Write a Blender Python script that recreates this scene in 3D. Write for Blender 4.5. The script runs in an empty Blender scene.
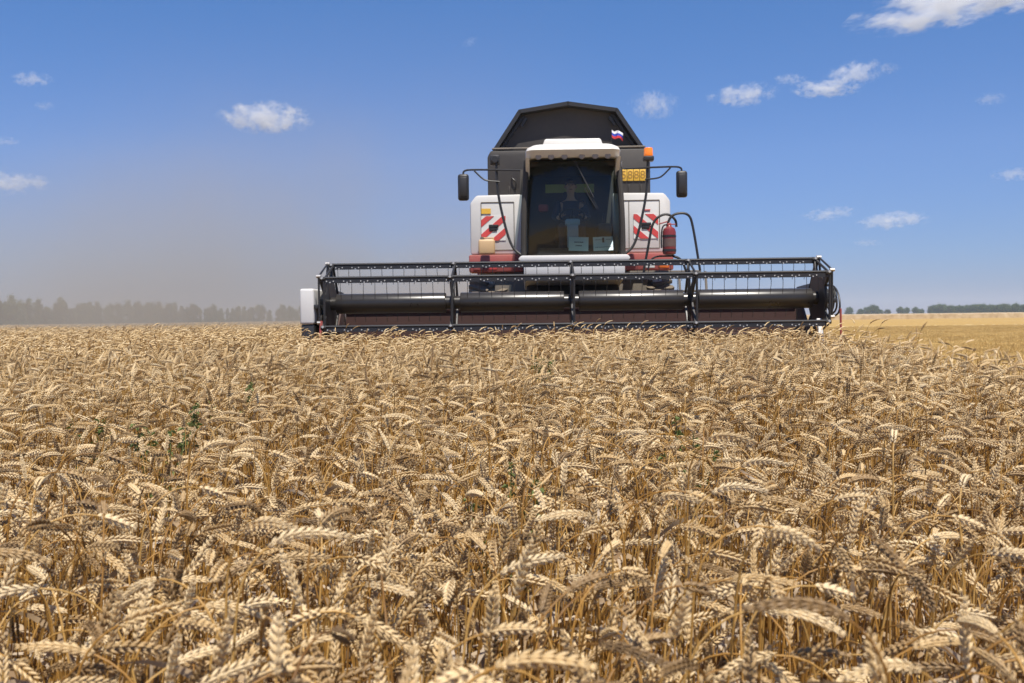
import bpy, bmesh, math, random
import numpy as np
from mathutils import Vector, Matrix, Euler

R = math.radians
PI = math.pi
random.seed(7)
rng = np.random.default_rng(11)
scene = bpy.context.scene
COL = scene.collection

# ------------------------------------------------------------------ camera
cam_d = bpy.data.cameras.new('camera')
cam = bpy.data.objects.new('camera', cam_d)
COL.objects.link(cam)
CAM_Z = 1.15
cam_d.sensor_width = 36.0
cam_d.lens = 33.75
cam_d.clip_start = 0.02
cam_d.clip_end = 20000
cam.matrix_world = (Matrix.Translation((0, 0, CAM_Z)) @ Matrix.Rotation(R(90 - 1.4), 4, 'X')
                    @ Matrix.Rotation(R(-0.7), 4, 'Z'))
cam_d.dof.use_dof = True
cam_d.dof.focus_distance = 5.0
cam_d.dof.aperture_fstop = 9.0
scene.camera = cam

# ------------------------------------------------------------------ world, sun, exposure
SUN_EL, SUN_AZ = 66.0, 16.0            # azimuth measured from straight behind the camera towards the right
sdir = Vector((math.sin(R(SUN_AZ)) * math.cos(R(SUN_EL)), -math.cos(R(SUN_AZ)) * math.cos(R(SUN_EL)), math.sin(R(SUN_EL))))
world = bpy.data.worlds.new('World')
scene.world = world
world.use_nodes = True
wn = world.node_tree.nodes
sky = wn.new('ShaderNodeTexSky')
sky.sky_type = 'NISHITA'
sky.sun_disc = False
sky.sun_elevation = R(SUN_EL)
sky.sun_rotation = math.atan2(sdir.x, sdir.y)
sky.altitude = 0
sky.air_density = 1.0
sky.dust_density = 0.15
sky.ozone_density = 6.0
wl = world.node_tree.links
# dry summer air: a deeper blue overhead and a lavender-grey band along the horizon
w_co = wn.new('ShaderNodeTexCoord'); w_sep = wn.new('ShaderNodeSeparateXYZ'); wl.new(w_co.outputs['Generated'], w_sep.inputs[0])
w_rp = wn.new('ShaderNodeValToRGB'); wl.new(w_sep.outputs['Z'], w_rp.inputs[0])
stops = [(0.0, (0.42, 0.45, 0.74)), (0.06, (0.51, 0.57, 0.83)), (0.16, (0.66, 0.72, 0.95)), (0.32, (0.58, 0.80, 1.05)), (1.0, (0.7, 0.85, 1.0))]
while len(w_rp.color_ramp.elements) < len(stops): w_rp.color_ramp.elements.new(0.5)
for el_, (p_, c_) in zip(w_rp.color_ramp.elements, stops): el_.position = p_; el_.color = (*c_, 1)
w_mx = wn.new('ShaderNodeMix'); w_mx.data_type = 'RGBA'; w_mx.blend_type = 'MULTIPLY'; w_mx.inputs[0].default_value = 1.0
wl.new(sky.outputs[0], w_mx.inputs[6]); wl.new(w_rp.outputs[0], w_mx.inputs[7])
wl.new(w_mx.outputs[2], wn['Background'].inputs[0])
wn['Background'].inputs[1].default_value = 0.096
sun_d = bpy.data.lights.new('sun', 'SUN')
sun_d.energy = 5.0
sun_d.angle = R(0.53)
sun_d.color = (1.0, 0.94, 0.85)
sun = bpy.data.objects.new('sun', sun_d)
COL.objects.link(sun)
sun.location = (20, -20, 60)
sun.rotation_euler = (-sdir).to_track_quat('-Z', 'Y').to_euler()

scene.view_settings.view_transform = 'Standard'
scene.view_settings.look = 'None'
scene.view_settings.exposure = 0.36
scene.view_settings.gamma = 1.0
scene.render.engine = 'CYCLES'
cy = scene.cycles
cy.max_bounces = 10
cy.diffuse_bounces = 4
cy.glossy_bounces = 3
cy.transmission_bounces = 4
cy.transparent_max_bounces = 8
cy.volume_bounces = 8
cy.volume_max_steps = 128
cy.use_denoising = True
cy.denoiser = 'OPENIMAGEDENOISE'
cy.denoising_input_passes = 'RGB_ALBEDO_NORMAL'
cy.denoising_prefilter = 'ACCURATE'

# ------------------------------------------------------------------ materials
class NT:
    def __init__(s, name):
        s.m = bpy.data.materials.new(name)
        s.m.use_nodes = True
        s.t = s.m.node_tree
        s.b = s.t.nodes['Principled BSDF']
        s.out = s.t.nodes['Material Output']
    def n(s, kind, **kw):
        x = s.t.nodes.new(kind)
        for k, v in kw.items():
            setattr(x, k, v)
        return x
    def l(s, a, b):
        s.t.links.new(a, b)
    def math(s, op, a, b=None, clamp=False):
        x = s.n('ShaderNodeMath', operation=op)
        x.use_clamp = clamp
        for i, v in enumerate((a, b)):
            if v is None: continue
            if isinstance(v, (int, float)): x.inputs[i].default_value = v
            else: s.l(v, x.inputs[i])
        return x.outputs[0]
    def ramp(s, fac, stops):
        r = s.n('ShaderNodeValToRGB')
        e = r.color_ramp.elements
        while len(e) < len(stops): e.new(0.5)
        for el, (p, c) in zip(e, stops):
            el.position = p
            el.color = (*c, 1)
        s.l(fac, r.inputs[0])
        return r.outputs[0]
    def noise(s, scale, detail=4, coord=None, rough=0.55):
        x = s.n('ShaderNodeTexNoise')
        x.inputs['Scale'].default_value = scale
        x.inputs['Detail'].default_value = detail
        x.inputs['Roughness'].default_value = rough
        if coord is not None: s.l(coord, x.inputs['Vector'])
        return x.outputs['Fac']
    def mix(s, fac, a, b):
        x = s.n('ShaderNodeMix', data_type='RGBA')
        for i, v in ((0, fac), (6, a), (7, b)):
            if isinstance(v, (int, float)): x.inputs[i].default_value = v
            elif isinstance(v, tuple): x.inputs[i].default_value = (*v, 1)
            else: s.l(v, x.inputs[i])
        return x.outputs[2]

DUST = (0.36, 0.29, 0.21)
def painted(name, col, rough=0.45, metal=0.0, dust=0.3, scale=3.0, spec=0.5):
    """coloured paint / plastic with field dust lying on it, more of it on upward faces"""
    t = NT(name)
    co = t.n('ShaderNodeTexCoord').outputs['Object']
    n1 = t.noise(scale, 6, co, 0.65)
    n2 = t.noise(scale * 9, 3, co)
    geo = t.n('ShaderNodeNewGeometry')
    sep = t.n('ShaderNodeSeparateXYZ'); t.l(geo.outputs['Normal'], sep.inputs[0])
    up = t.math('MULTIPLY', t.math('MAXIMUM', sep.outputs['Z'], 0.0), 0.45)
    a = t.math('MULTIPLY', t.math('ADD', n1, t.math('MULTIPLY', n2, 0.4)), dust * 1.1)
    f = t.math('ADD', a, t.math('MULTIPLY', up, dust * 1.4), True)
    c = t.mix(f, col, DUST)
    t.l(c, t.b.inputs['Base Color'])
    rr = t.math('ADD', t.math('MULTIPLY', f, 0.45), rough, True)
    t.l(rr, t.b.inputs['Roughness'])
    t.b.inputs['Metallic'].default_value = metal
    t.b.inputs['Specular IOR Level'].default_value = spec
    return t.m

M = {}
M['white'] = painted('white_paint', (0.69, 0.69, 0.68), 0.35, dust=0.24)
M['cab_white'] = painted('cab_white_paint', (0.78, 0.77, 0.73), 0.4, dust=0.22)
M['red'] = painted('red_paint', (0.34, 0.022, 0.027), 0.45, dust=0.26)
M['header_red'] = painted('header_red_paint', (0.034, 0.005, 0.005), 0.65, dust=0.08, scale=1.0)
M['black'] = painted('black_paint', (0.012, 0.013, 0.015), 0.42, dust=0.04)
M['bat_black'] = painted('bat_black_paint', (0.010, 0.012, 0.017), 0.5, dust=0.03)
M['tube'] = painted('reel_tube_paint', (0.011, 0.011, 0.012), 0.26, dust=0.05, scale=2.0)
M['tank'] = painted('grain_tank_plastic', (0.013, 0.013, 0.015), 0.55, dust=0.11, scale=1.6)
M['rubber'] = painted('tyre_rubber', (0.02, 0.02, 0.02), 0.8, dust=0.35)
M['dark_metal'] = painted('dark_metal', (0.06, 0.058, 0.055), 0.6, dust=0.35)
M['steel'] = painted('worn_steel', (0.55, 0.53, 0.5), 0.35, metal=0.8, dust=0.1)
M['bolt'] = painted('bright_bolt', (0.42, 0.42, 0.42), 0.5, dust=0.05)
M['interior'] = painted('cab_interior', (0.02, 0.02, 0.02), 0.7, dust=0.1)
M['seat'] = painted('seat_fabric', (0.03, 0.03, 0.035), 0.9, dust=0.05)
M['yellow'] = painted('yellow_paint', (0.80, 0.47, 0.04), 0.5, dust=0.12)
M['ochre'] = painted('ochre_print', (0.36, 0.19, 0.02), 0.5, dust=0.1)
M['stripe_red'] = painted('reflective_red', (0.62, 0.05, 0.05), 0.4, dust=0.10)
M['stripe_white'] = painted('reflective_white', (0.75, 0.75, 0.72), 0.4, dust=0.12)
M['paper'] = painted('notice_paper', (0.74, 0.90, 0.90), 0.8, dust=0.02)
M['ink'] = painted('ink', (0.05, 0.07, 0.08), 0.8, dust=0.0)
M['blueplastic'] = painted('column_plastic', (0.30, 0.42, 0.50), 0.5, dust=0.05)
M['can'] = painted('canister_plastic', (0.62, 0.41, 0.21), 0.5, dust=0.12)
M['ext_red'] = painted('extinguisher_red', (0.20, 0.012, 0.016), 0.3, dust=0.08)
M['ext_label'] = painted('extinguisher_label', (0.11, 0.06, 0.05), 0.5, dust=0.1)
M['backboard'] = painted('rear_board', (0.42, 0.48, 0.12), 0.6, dust=0.1)
M['skin'] = painted('skin', (0.42, 0.25, 0.17), 0.55, dust=0.0)
M['shirt'] = painted('dark_shirt', (0.03, 0.033, 0.05), 0.9, dust=0.02)
M['hair'] = painted('hair', (0.02, 0.016, 0.012), 0.7, dust=0.0)
M['flag_white'] = painted('flag_white', (0.8, 0.8, 0.8), 0.8, dust=0.03)
M['flag_blue'] = painted('flag_blue', (0.03, 0.06, 0.45), 0.8, dust=0.03)
M['flag_red'] = painted('flag_red', (0.60, 0.03, 0.04), 0.8, dust=0.03)
M['lamp_housing'] = painted('lamp_housing', (0.30, 0.28, 0.25), 0.5, dust=0.3)
M['lamp'] = painted('lamp_lens', (0.75, 0.75, 0.72), 0.15, dust=0.1)
M['orange_lens'] = painted('orange_lens', (0.75, 0.16, 0.02), 0.2, dust=0.06)

def m_beacon():
    t = NT('beacon_amber')
    t.b.inputs['Base Color'].default_value = (0.75, 0.16, 0.015, 1)
    t.b.inputs['Roughness'].default_value = 0.15
    co = t.n('ShaderNodeTexCoord').outputs['Object']
    ln = t.n('ShaderNodeVectorMath', operation='LENGTH'); t.l(co, ln.inputs[0])
    e = t.ramp(ln.outputs['Value'], [(0.0, (1.0, 0.55, 0.12)), (0.09, (1.0, 0.22, 0.02))])
    t.l(e, t.b.inputs['Emission Color'])
    t.b.inputs['Emission Strength'].default_value = 0.35
    return t.m
M['beacon'] = m_beacon()

def m_glass():
    t = NT('tinted_cab_glass')
    t.t.nodes.remove(t.b)
    tr = t.n('ShaderNodeBsdfTransparent'); tr.inputs[0].default_value = (0.57, 0.69, 0.67, 1)
    gl = t.n('ShaderNodeBsdfGlossy'); gl.inputs['Roughness'].default_value = 0.03
    df = t.n('ShaderNodeBsdfDiffuse'); df.inputs[0].default_value = (*DUST, 1)
    co = t.n('ShaderNodeTexCoord').outputs['Object']
    fr = t.n('ShaderNodeFresnel'); fr.inputs[0].default_value = 1.45
    a = t.n('ShaderNodeMixShader'); t.l(fr.outputs[0], a.inputs[0]); t.l(tr.outputs[0], a.inputs[1]); t.l(gl.outputs[0], a.inputs[2])
    sep = t.n('ShaderNodeSeparateXYZ'); t.l(co, sep.inputs[0])
    # dusty film, heavier near the lower edge of the pane where the header throws it up
    z = t.n('ShaderNodeMapRange'); t.l(sep.outputs['Z'], z.inputs[0])
    z.inputs[1].default_value = 2.05; z.inputs[2].default_value = 2.7; z.inputs[3].default_value = 0.06; z.inputs[4].default_value = 0.012
    d = t.math('MULTIPLY', z.outputs[0], t.math('ADD', t.noise(5, 5, co), 0.4))
    b = t.n('ShaderNodeMixShader'); t.l(d, b.inputs[0]); t.l(a.outputs[0], b.inputs[1]); t.l(df.outputs[0], b.inputs[2])
    t.l(b.outputs[0], t.out.inputs[0])
    return t.m
M['glass'] = m_glass()
def m_mirror():
    t = NT('mirror_glass')
    t.b.inputs['Metallic'].default_value = 1
    t.b.inputs['Roughness'].default_value = 0.05
    return t.m
M['mirror'] = m_mirror()

# ------------------------------------------------------------------ helpers
def finish_mesh(me, smooth=35):
    if smooth:
        me.polygons.foreach_set('use_smooth', [True] * len(me.polygons))
        try: me.set_sharp_from_angle(angle=R(smooth))
        except Exception: pass
    me.update()

def obj(name, bm, mats, parent=None, smooth=35, loc=None):
    bmesh.ops.recalc_face_normals(bm, faces=bm.faces[:])
    me = bpy.data.meshes.new(name)
    bm.to_mesh(me); bm.free()
    for m in (mats if isinstance(mats, (list, tuple)) else [mats]):
        me.materials.append(M[m] if isinstance(m, str) else m)
    finish_mesh(me, smooth)
    o = bpy.data.objects.new(name, me)
    COL.objects.link(o)
    if parent is not None: o.parent = parent
    if loc is not None: o.location = loc
    return o

def thing(name, label, cat, loc=(0, 0, 0), rz=0.0, group=None):
    o = bpy.data.objects.new(name, None)
    COL.objects.link(o)
    o.empty_display_size = 0.3
    o.location = loc
    o.rotation_euler = (0, 0, rz)
    tag(o, label, cat, group)
    return o
def tag(o, label=None, cat=None, group=None, kind=None):
    if label: o['label'] = label
    if cat: o['category'] = cat
    if group: o['group'] = group
    if kind: o['kind'] = kind
    return o

def B(): return bmesh.new()
def merge(bm, b2, mi=0):
    for f in b2.faces: f.material_index = mi
    me = bpy.data.meshes.new('tmp'); b2.to_mesh(me); b2.free()
    bm.from_mesh(me); bpy.data.meshes.remove(me)
def box(bm, x0, x1, y0, y1, z0, z1, bev=0.0, mi=0, mat=None, seg=2):
    b = bmesh.new()
    bmesh.ops.create_cube(b, size=1)
    for v in b.verts:
        v.co = Vector(((x0 + x1) / 2 + v.co.x * (x1 - x0), (y0 + y1) / 2 + v.co.y * (y1 - y0), (z0 + z1) / 2 + v.co.z * (z1 - z0)))
    if bev > 0: bmesh.ops.bevel(b, geom=b.edges[:], offset=bev, segments=seg, profile=0.5, affect='EDGES')
    if mat is not None: bmesh.ops.transform(b, matrix=mat, verts=b.verts[:])
    merge(bm, b, mi)
def smooth_path(pts, it=2):
    pts = [Vector(p) for p in pts]
    for _ in range(it):
        q = [pts[0]]
        for a, c in zip(pts, pts[1:]):
            q += [a * 0.75 + c * 0.25, a * 0.25 + c * 0.75]
        q.append(pts[-1]); pts = q
    return pts
def tube(bm, pts, r, n=8, mi=0, r1=None, cap=True):
    pts = [Vector(p) for p in pts]
    N = len(pts)
    rings = []
    up = None
    for i, p in enumerate(pts):
        t = (pts[min(i + 1, N - 1)] - pts[max(i - 1, 0)]).normalized()
        if up is None:
            up = Vector((0, 0, 1)) if abs(t.z) < 0.9 else Vector((1, 0, 0))
        a = t.cross(up).normalized(); up = a.cross(t).normalized()
        rr = r if r1 is None else r + (r1 - r) * i / (N - 1)
        rings.append([bm.verts.new(p + a * (rr * math.cos(2 * PI * k / n)) + up * (rr * math.sin(2 * PI * k / n))) for k in range(n)])
    for i in range(N - 1):
        for k in range(n):
            f = bm.faces.new((rings[i][k], rings[i][(k + 1) % n], rings[i + 1][(k + 1) % n], rings[i + 1][k])); f.material_index = mi
    if cap:
        for rg in (rings[0], rings[-1]):
            f = bm.faces.new(rg); f.material_index = mi
def lathe(bm, prof, c=(0, 0, 0), n=20, axis='Z', mi=0):
    """prof: list of (radius, height) along the axis"""
    rings = []
    for r, h in prof:
        ring = []
        for k in range(n):
            a = 2 * PI * k / n
            u, v = r * math.cos(a), r * math.sin(a)
            p = (u, v, h) if axis == 'Z' else ((h, u, v) if axis == 'X' else (u, h, v))
            ring.append(bm.verts.new(Vector(c) + Vector(p)))
        rings.append(ring)
    for a, b in zip(rings, rings[1:]):
        for k in range(n):
            f = bm.faces.new((a[k], a[(k + 1) % n], b[(k + 1) % n], b[k])); f.material_index = mi
    for rg in (rings[0], rings[-1]):
        f = bm.faces.new(rg); f.material_index = mi
def prism_y(bm, poly, y0, y1, mi=0, bev=0.0):
    """poly: (x, z) outline, extruded from y0 to y1"""
    b = bmesh.new()
    a = [b.verts.new((x, y0, z)) for x, z in poly]
    c = [b.verts.new((x, y1, z)) for x, z in poly]
    b.faces.new(a); b.faces.new(c[::-1])
    n = len(poly)
    for k in range(n): b.faces.new((a[k], c[k], c[(k + 1) % n], a[(k + 1) % n]))
    if bev: bmesh.ops.bevel(b, geom=b.edges[:], offset=bev, segments=2, profile=0.5, affect='EDGES')
    merge(bm, b, mi)
def prism_x(bm, poly, x0, x1, mi=0, bev=0.0):
    """poly: (y, z) outline, extruded from x0 to x1"""
    b = bmesh.new()
    a = [b.verts.new((x0, y, z)) for y, z in poly]
    c = [b.verts.new((x1, y, z)) for y, z in poly]
    b.faces.new(a); b.faces.new(c[::-1])
    n = len(poly)
    for k in range(n): b.faces.new((a[k], c[k], c[(k + 1) % n], a[(k + 1) % n]))
    if bev: bmesh.ops.bevel(b, geom=b.edges[:], offset=bev, segments=2, profile=0.5, affect='EDGES')
    merge(bm, b, mi)
def text_into(bm, s, size, loc, mi=0, depth=0.002, space=1.0):
    """flat lettering facing -Y, joined into bm"""
    cu = bpy.data.curves.new('t', 'FONT'); cu.body = s; cu.size = size; cu.extrude = depth
    cu.align_x = 'CENTER'; cu.align_y = 'CENTER'; cu.space_character = space
    o = bpy.data.objects.new('t', cu); COL.objects.link(o)
    dg = bpy.context.evaluated_depsgraph_get()
    me = bpy.data.meshes.new_from_object(o.evaluated_get(dg))
    b = bmesh.new(); b.from_mesh(me)
    bmesh.ops.transform(b, matrix=Matrix.Translation(loc) @ Matrix.Rotation(R(90), 4, 'X'), verts=b.verts[:])
    merge(bm, b, mi)
    bpy.data.objects.remove(o); bpy.data.curves.remove(cu); bpy.data.meshes.remove(me)

# ================================================================== ground
EDGE_X = 3.85                     # the standing wheat ends here; right of it the field is already cut
HEAD_X0, HEAD_Y = -2.75, 13.3    # left edge of the swath being cut, and where the knife is
def m_ground():
    t = NT('stubble_ground')
    co = t.n('ShaderNodeNewGeometry').outputs['Position']
    n1 = t.noise(0.05, 4, co); n2 = t.noise(1.3, 6, co); n3 = t.noise(14, 4, co)
    mp = t.n('ShaderNodeMapping'); mp.inputs['Scale'].default_value = (0.02, 0.5, 1); t.l(co, mp.inputs[0])
    n4 = t.noise(1.0, 3, mp.outputs[0])
    a = t.math('ADD', t.math('MULTIPLY', n2, 0.45), t.math('MULTIPLY', n3, 0.25))
    a = t.math('ADD', a, t.math('MULTIPLY', n4, 0.3))
    c = t.ramp(a, [(0.25, (0.20, 0.11, 0.026)), (0.5, (0.41, 0.262, 0.085)), (0.75, (0.54, 0.38, 0.15))])
    t.l(c, t.b.inputs['Base Color'])
    t.b.inputs['Roughness'].default_value = 0.9
    t.b.inputs['Specular IOR Level'].default_value = 0.1
    bp = t.n('ShaderNodeBump'); bp.inputs['Strength'].default_value = 0.6; bp.inputs['Distance'].default_value = 0.05
    t.l(a, bp.inputs['Height']); t.l(bp.outputs[0], t.b.inputs['Normal'])
    return t.m
M['ground'] = m_ground()
bm = B()
S = 1400.0
vs = [bm.verts.new(p) for p in ((-S, -S, 0), (S, -S, 0), (S, S, 0), (-S, S, 0))]
bm.faces.new(vs)
tag(obj('ground', bm, 'ground', smooth=0), kind='structure')

# ================================================================== wheat
def m_straw(name, stops, transl=0.0, nscale=40, rough=0.6, spec=0.25):
    t = NT(name)
    at = t.n('ShaderNodeAttribute', attribute_name='tint')
    oi = t.n('ShaderNodeObjectInfo')
    r = t.math('FRACT', t.math('ADD', at.outputs['Fac'], oi.outputs['Random']))
    co = t.n('ShaderNodeTexCoord').outputs['Object']
    n = t.noise(nscale, 3, co)
    f = t.math('ADD', t.math('MULTIPLY', r, 0.75), t.math('MULTIPLY', n, 0.3))
    ripe = t.noise(0.55, 3, oi.outputs['Location'])           # patches of the crop that ripened unevenly
    f = t.math('ADD', f, t.math('MULTIPLY', t.math('SUBTRACT', ripe, 0.5), 0.5))
    c = t.ramp(f, stops)
    t.l(c, t.b.inputs['Base Color'])
    t.b.inputs['Roughness'].default_value = rough
    t.b.inputs['Specular IOR Level'].default_value = spec
    if transl:
        tl = t.n('ShaderNodeBsdfTranslucent'); t.l(c, tl.inputs[0])
        mx = t.n('ShaderNodeMixShader'); mx.inputs[0].default_value = transl
        t.l(t.b.outputs[0], mx.inputs[1]); t.l(tl.outputs[0], mx.inputs[2]); t.l(mx.outputs[0], t.out.inputs[0])
    return t.m
M['ear'] = m_straw('wheat_ear', [(0.10, (0.17, 0.105, 0.048)), (0.24, (0.37, 0.235, 0.105)), (0.42, (0.67, 0.47, 0.225)), (0.95, (0.82, 0.645, 0.385))], 0.12, 90, 0.45, 0.45)
M['stem'] = m_straw('wheat_straw', [(0.05, (0.17, 0.076, 0.015)), (0.5, (0.43, 0.22, 0.046)), (0.95, (0.58, 0.36, 0.115))], 0.1, 25, 0.45, 0.4)
M['leaf'] = m_straw('dry_leaf', [(0.1, (0.22, 0.13, 0.06)), (0.5, (0.46, 0.33, 0.19)), (0.95, (0.62, 0.52, 0.40))], 0.3, 25)
M['far_ear'] = m_straw('far_wheat_ear', [(0.10, (0.17, 0.105, 0.048)), (0.24, (0.37, 0.235, 0.105)), (0.42, (0.67, 0.47, 0.225)), (0.95, (0.82, 0.645, 0.385))], 0.12, 6)

class Geo:
    """numpy mesh accumulator"""
    def __init__(s): s.v, s.f, s.mi, s.n = [], [], [], 0
    def add(s, v, faces, mi):
        s.v.append(np.asarray(v, float))
        for f in faces: s.f.append([i + s.n for i in f]); s.mi.append(mi)
        s.n += len(v)
    def arrays(s): return np.concatenate(s.v), s.f, np.array(s.mi)

def sweep(g, P, N_, B_, rad, n, mi, capend=True):
    """tube of n sides along points P with frames N_, B_"""
    k = len(P)
    ang = np.arange(n) * 2 * PI / n
    v = (P[:, None, :] + N_[:, None, :] * (rad[:, None] * np.cos(ang))[:, :, None] + B_[:, None, :] * (rad[:, None] * np.sin(ang))[:, :, None]).reshape(-1, 3)
    f = [(i * n + j, i * n + (j + 1) % n, (i + 1) * n + (j + 1) % n, (i + 1) * n + j) for i in range(k - 1) for j in range(n)]
    g.add(v, f, mi)

def stalk(lod, h=0.85, lean=5, bend=100, ear_len=0.09, ph=0.0, leaves=1, r=random):
    """one wheat stalk rooted at the origin, bending over in its own +x direction"""
    g = Geo()
    L_ped = r.uniform(0.06, 0.17)
    th1, th2 = R(lean), R(lean + bend)
    # arc-length profile of the bend: stem, peduncle, ear
    ds = 0.006
    stem_l = h * 0.98
    r_end = r.uniform(0.4, 1.0)
    for _ in range(3):
        total = stem_l + ear_len
        s = np.arange(0, total + ds, ds)
        u = np.clip((s - (stem_l - L_ped)) / (L_ped + ear_len * r_end), 0, 1)
        th = th1 * np.clip(s / 0.5, 0.2, 1) + (th2 - th1) * (u * u * (3 - 2 * u))
        X = np.concatenate([[0], np.cumsum(np.sin(th[:-1]) * ds)])
        Z = np.concatenate([[0], np.cumsum(np.cos(th[:-1]) * ds)])
        stem_l *= (h / Z.max())
    wob = r.uniform(-0.02, 0.02)
    def at(sv):
        sv = np.atleast_1d(np.asarray(sv, float))
        x = np.interp(sv, s, X); z = np.interp(sv, s, Z); t = np.interp(sv, s, th)
        y = wob * np.sin(sv * 5)
        return np.stack([x, y, z], 1), t
    # straw
    z0 = {0: 0.0, 1: 0.0, 2: 0.30, 3: 0.55}[lod]
    ks = {0: 16, 1: 10, 2: 5, 3: 3}[lod]
    sv = np.concatenate([np.linspace(z0, stem_l - L_ped, ks // 2 + 1), np.linspace(stem_l - L_ped, stem_l, ks - ks // 2 + 1)[1:]])
    P, t = at(sv)
    Nn = np.stack([np.cos(t), 0 * t, -np.sin(t)], 1); Bb = np.tile([0, 1.0, 0], (len(t), 1))
    rad = np.interp(sv, [0, stem_l - L_ped, stem_l], [0.0021, 0.0016, 0.0011]) * {0: 1, 1: 1.05, 2: 1.2, 3: 1.5}[lod]
    sweep(g, P, Nn, Bb, rad, {0: 5, 1: 3, 2: 3, 3: 2}[lod], 1)
    # ear
    if lod <= 1:
        ns = max(11, int(round(ear_len / r.uniform(0.0046, 0.0052))))
        for i in range(ns):
            q = i / (ns - 1)
            sc = np.interp(q, [0, 0.15, 0.6, 1], [0.65, 0.95, 1.0, 0.55])
            p, tt = at(stem_l + q * (ear_len - 0.010)); p = p[0]; tt = tt[0]
            T = np.array([math.sin(tt), 0, math.cos(tt)]); N1 = np.array([math.cos(tt), 0, -math.sin(tt)]); B1 = np.array([0, 1.0, 0])
            l = (math.cos(ph) * N1 + math.sin(ph) * B1) * (1 if i % 2 else -1)
            if i == ns - 1: l = l * 0.15
            f = np.cross(T, l); f /= (np.linalg.norm(f) + 1e-9)
            parts = ((0, 0.0), (1, 0.29), (-1, 0.29))
            for sd, spread in parts:
                jit = 1 + r.uniform(-0.12, 0.12)
                D = T * 0.90 + l * (0.44 if sd == 0 else 0.35) + f * (sd * spread)
                D /= np.linalg.norm(D)
                base = p + l * 0.0016 * sc + f * sd * 0.0016 * sc
                Ls = 0.0112 * sc * jit; W = (0.0019 if lod == 0 else 0.0021) * sc * jit
                a1 = np.cross(D, f); a1 /= (np.linalg.norm(a1) + 1e-9); a2 = np.cross(D, a1)
                if lod == 0:
                    prof, n = ((0.0, 0.35), (0.35, 1.0), (0.66, 0.85), (0.9, 0.32)), 6
                else:
                    prof, n = ((0.0, 0.35), (0.5, 1.0)), 4
                ang = np.arange(n) * 2 * PI / n
                vs = [base + D * (Ls * h_) + (a1 * c_ + a2 * s_) * (W * w_) for h_, w_ in prof for c_, s_ in zip(np.cos(ang), np.sin(ang))]
                m = len(prof)
                tip = base + D * Ls * 1.08 + l * 0.001
                vs.append(tip)
                fs = [(a * n + b, a * n + (b + 1) % n, (a + 1) * n + (b + 1) % n, (a + 1) * n + b) for a in range(m - 1) for b in range(n)]
                fs += [((m - 1) * n + b, (m - 1) * n + (b + 1) % n, m * n) for b in range(n)]
                g.add(np.array(vs), fs, 0)
    else:
        k, n = (9, 4) if lod == 2 else (4, 3)
        q = np.linspace(0, 1, k)
        P, t = at(stem_l + q * ear_len)
        Nn = np.stack([np.cos(t), 0 * t, -np.sin(t)], 1); Bb = np.tile([0, 1.0, 0], (len(t), 1))
        rad = np.interp(q, [0, 0.12, 0.6, 1], [0.002, 0.0050, 0.0047, 0.0013])
        if lod == 2: rad = rad * np.where(np.arange(k) % 2, 1.2, 0.75)
        else: rad = rad * 1.25
        sweep(g, P, Nn, Bb, rad, n, 0)
    # dry leaves
    for j in range(leaves):
        s0 = r.uniform(0.38, 0.74) * stem_l; az = r.uniform(0, 2 * PI)
        L = r.uniform(0.08, 0.20); w = r.uniform(0.003, 0.007)
        p0, _ = at(s0); p0 = p0[0]
        dx = np.array([math.cos(az), math.sin(az), 0]); sdv = np.array([-dx[1], dx[0], 0])
        k = 7 if lod == 0 else (4 if lod == 1 else 3)
        elev = r.uniform(0.5, 1.3); curl = r.uniform(1.5, 3.4)
        p = p0.copy(); vs = []; tw0 = r.uniform(-1.5, 1.5)
        for i in range(k):
            q = i / (k - 1)
            e = elev - curl * q
            ww = w * (1 - q ** 2) + 0.0006
            tw = tw0 * q * 2
            side = sdv * math.cos(tw) + np.array([0, 0, 1]) * math.sin(tw)
            vs += [p - side * ww, p + side * ww]
            p = p + (dx * math.cos(e) + np.array([0, 0, 1]) * math.sin(e)) * (L / (k - 1))
        g.add(np.array(vs), [(2 * i, 2 * i + 1, 2 * i + 3, 2 * i + 2) for i in range(k - 1)], 2)
    return g.arrays()

def mesh_from(name, v, f, mi, mats, tint=None, smooth=True):
    me = bpy.data.meshes.new(name)
    fl = np.array([len(x) for x in f]); loops = np.array([i for x in f for i in x], dtype=np.int32)
    me.vertices.add(len(v)); me.vertices.foreach_set('co', np.asarray(v, np.float32).ravel())
    me.loops.add(len(loops)); me.loops.foreach_set('vertex_index', loops)
    me.polygons.add(len(fl)); me.polygons.foreach_set('loop_start', np.concatenate([[0], np.cumsum(fl)[:-1]]).astype(np.int32))
    me.polygons.foreach_set('material_index', np.asarray(mi, np.int32))
    me.polygons.foreach_set('use_smooth', np.full(len(fl), smooth))
    for m in mats: me.materials.append(M[m])
    at = me.attributes.new('tint', 'FLOAT', 'POINT')
    at.data.foreach_set('value', np.zeros(len(v), np.float32) if tint is None else np.asarray(tint, np.float32))
    me.update(calc_edges=True)
    return me

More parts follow.
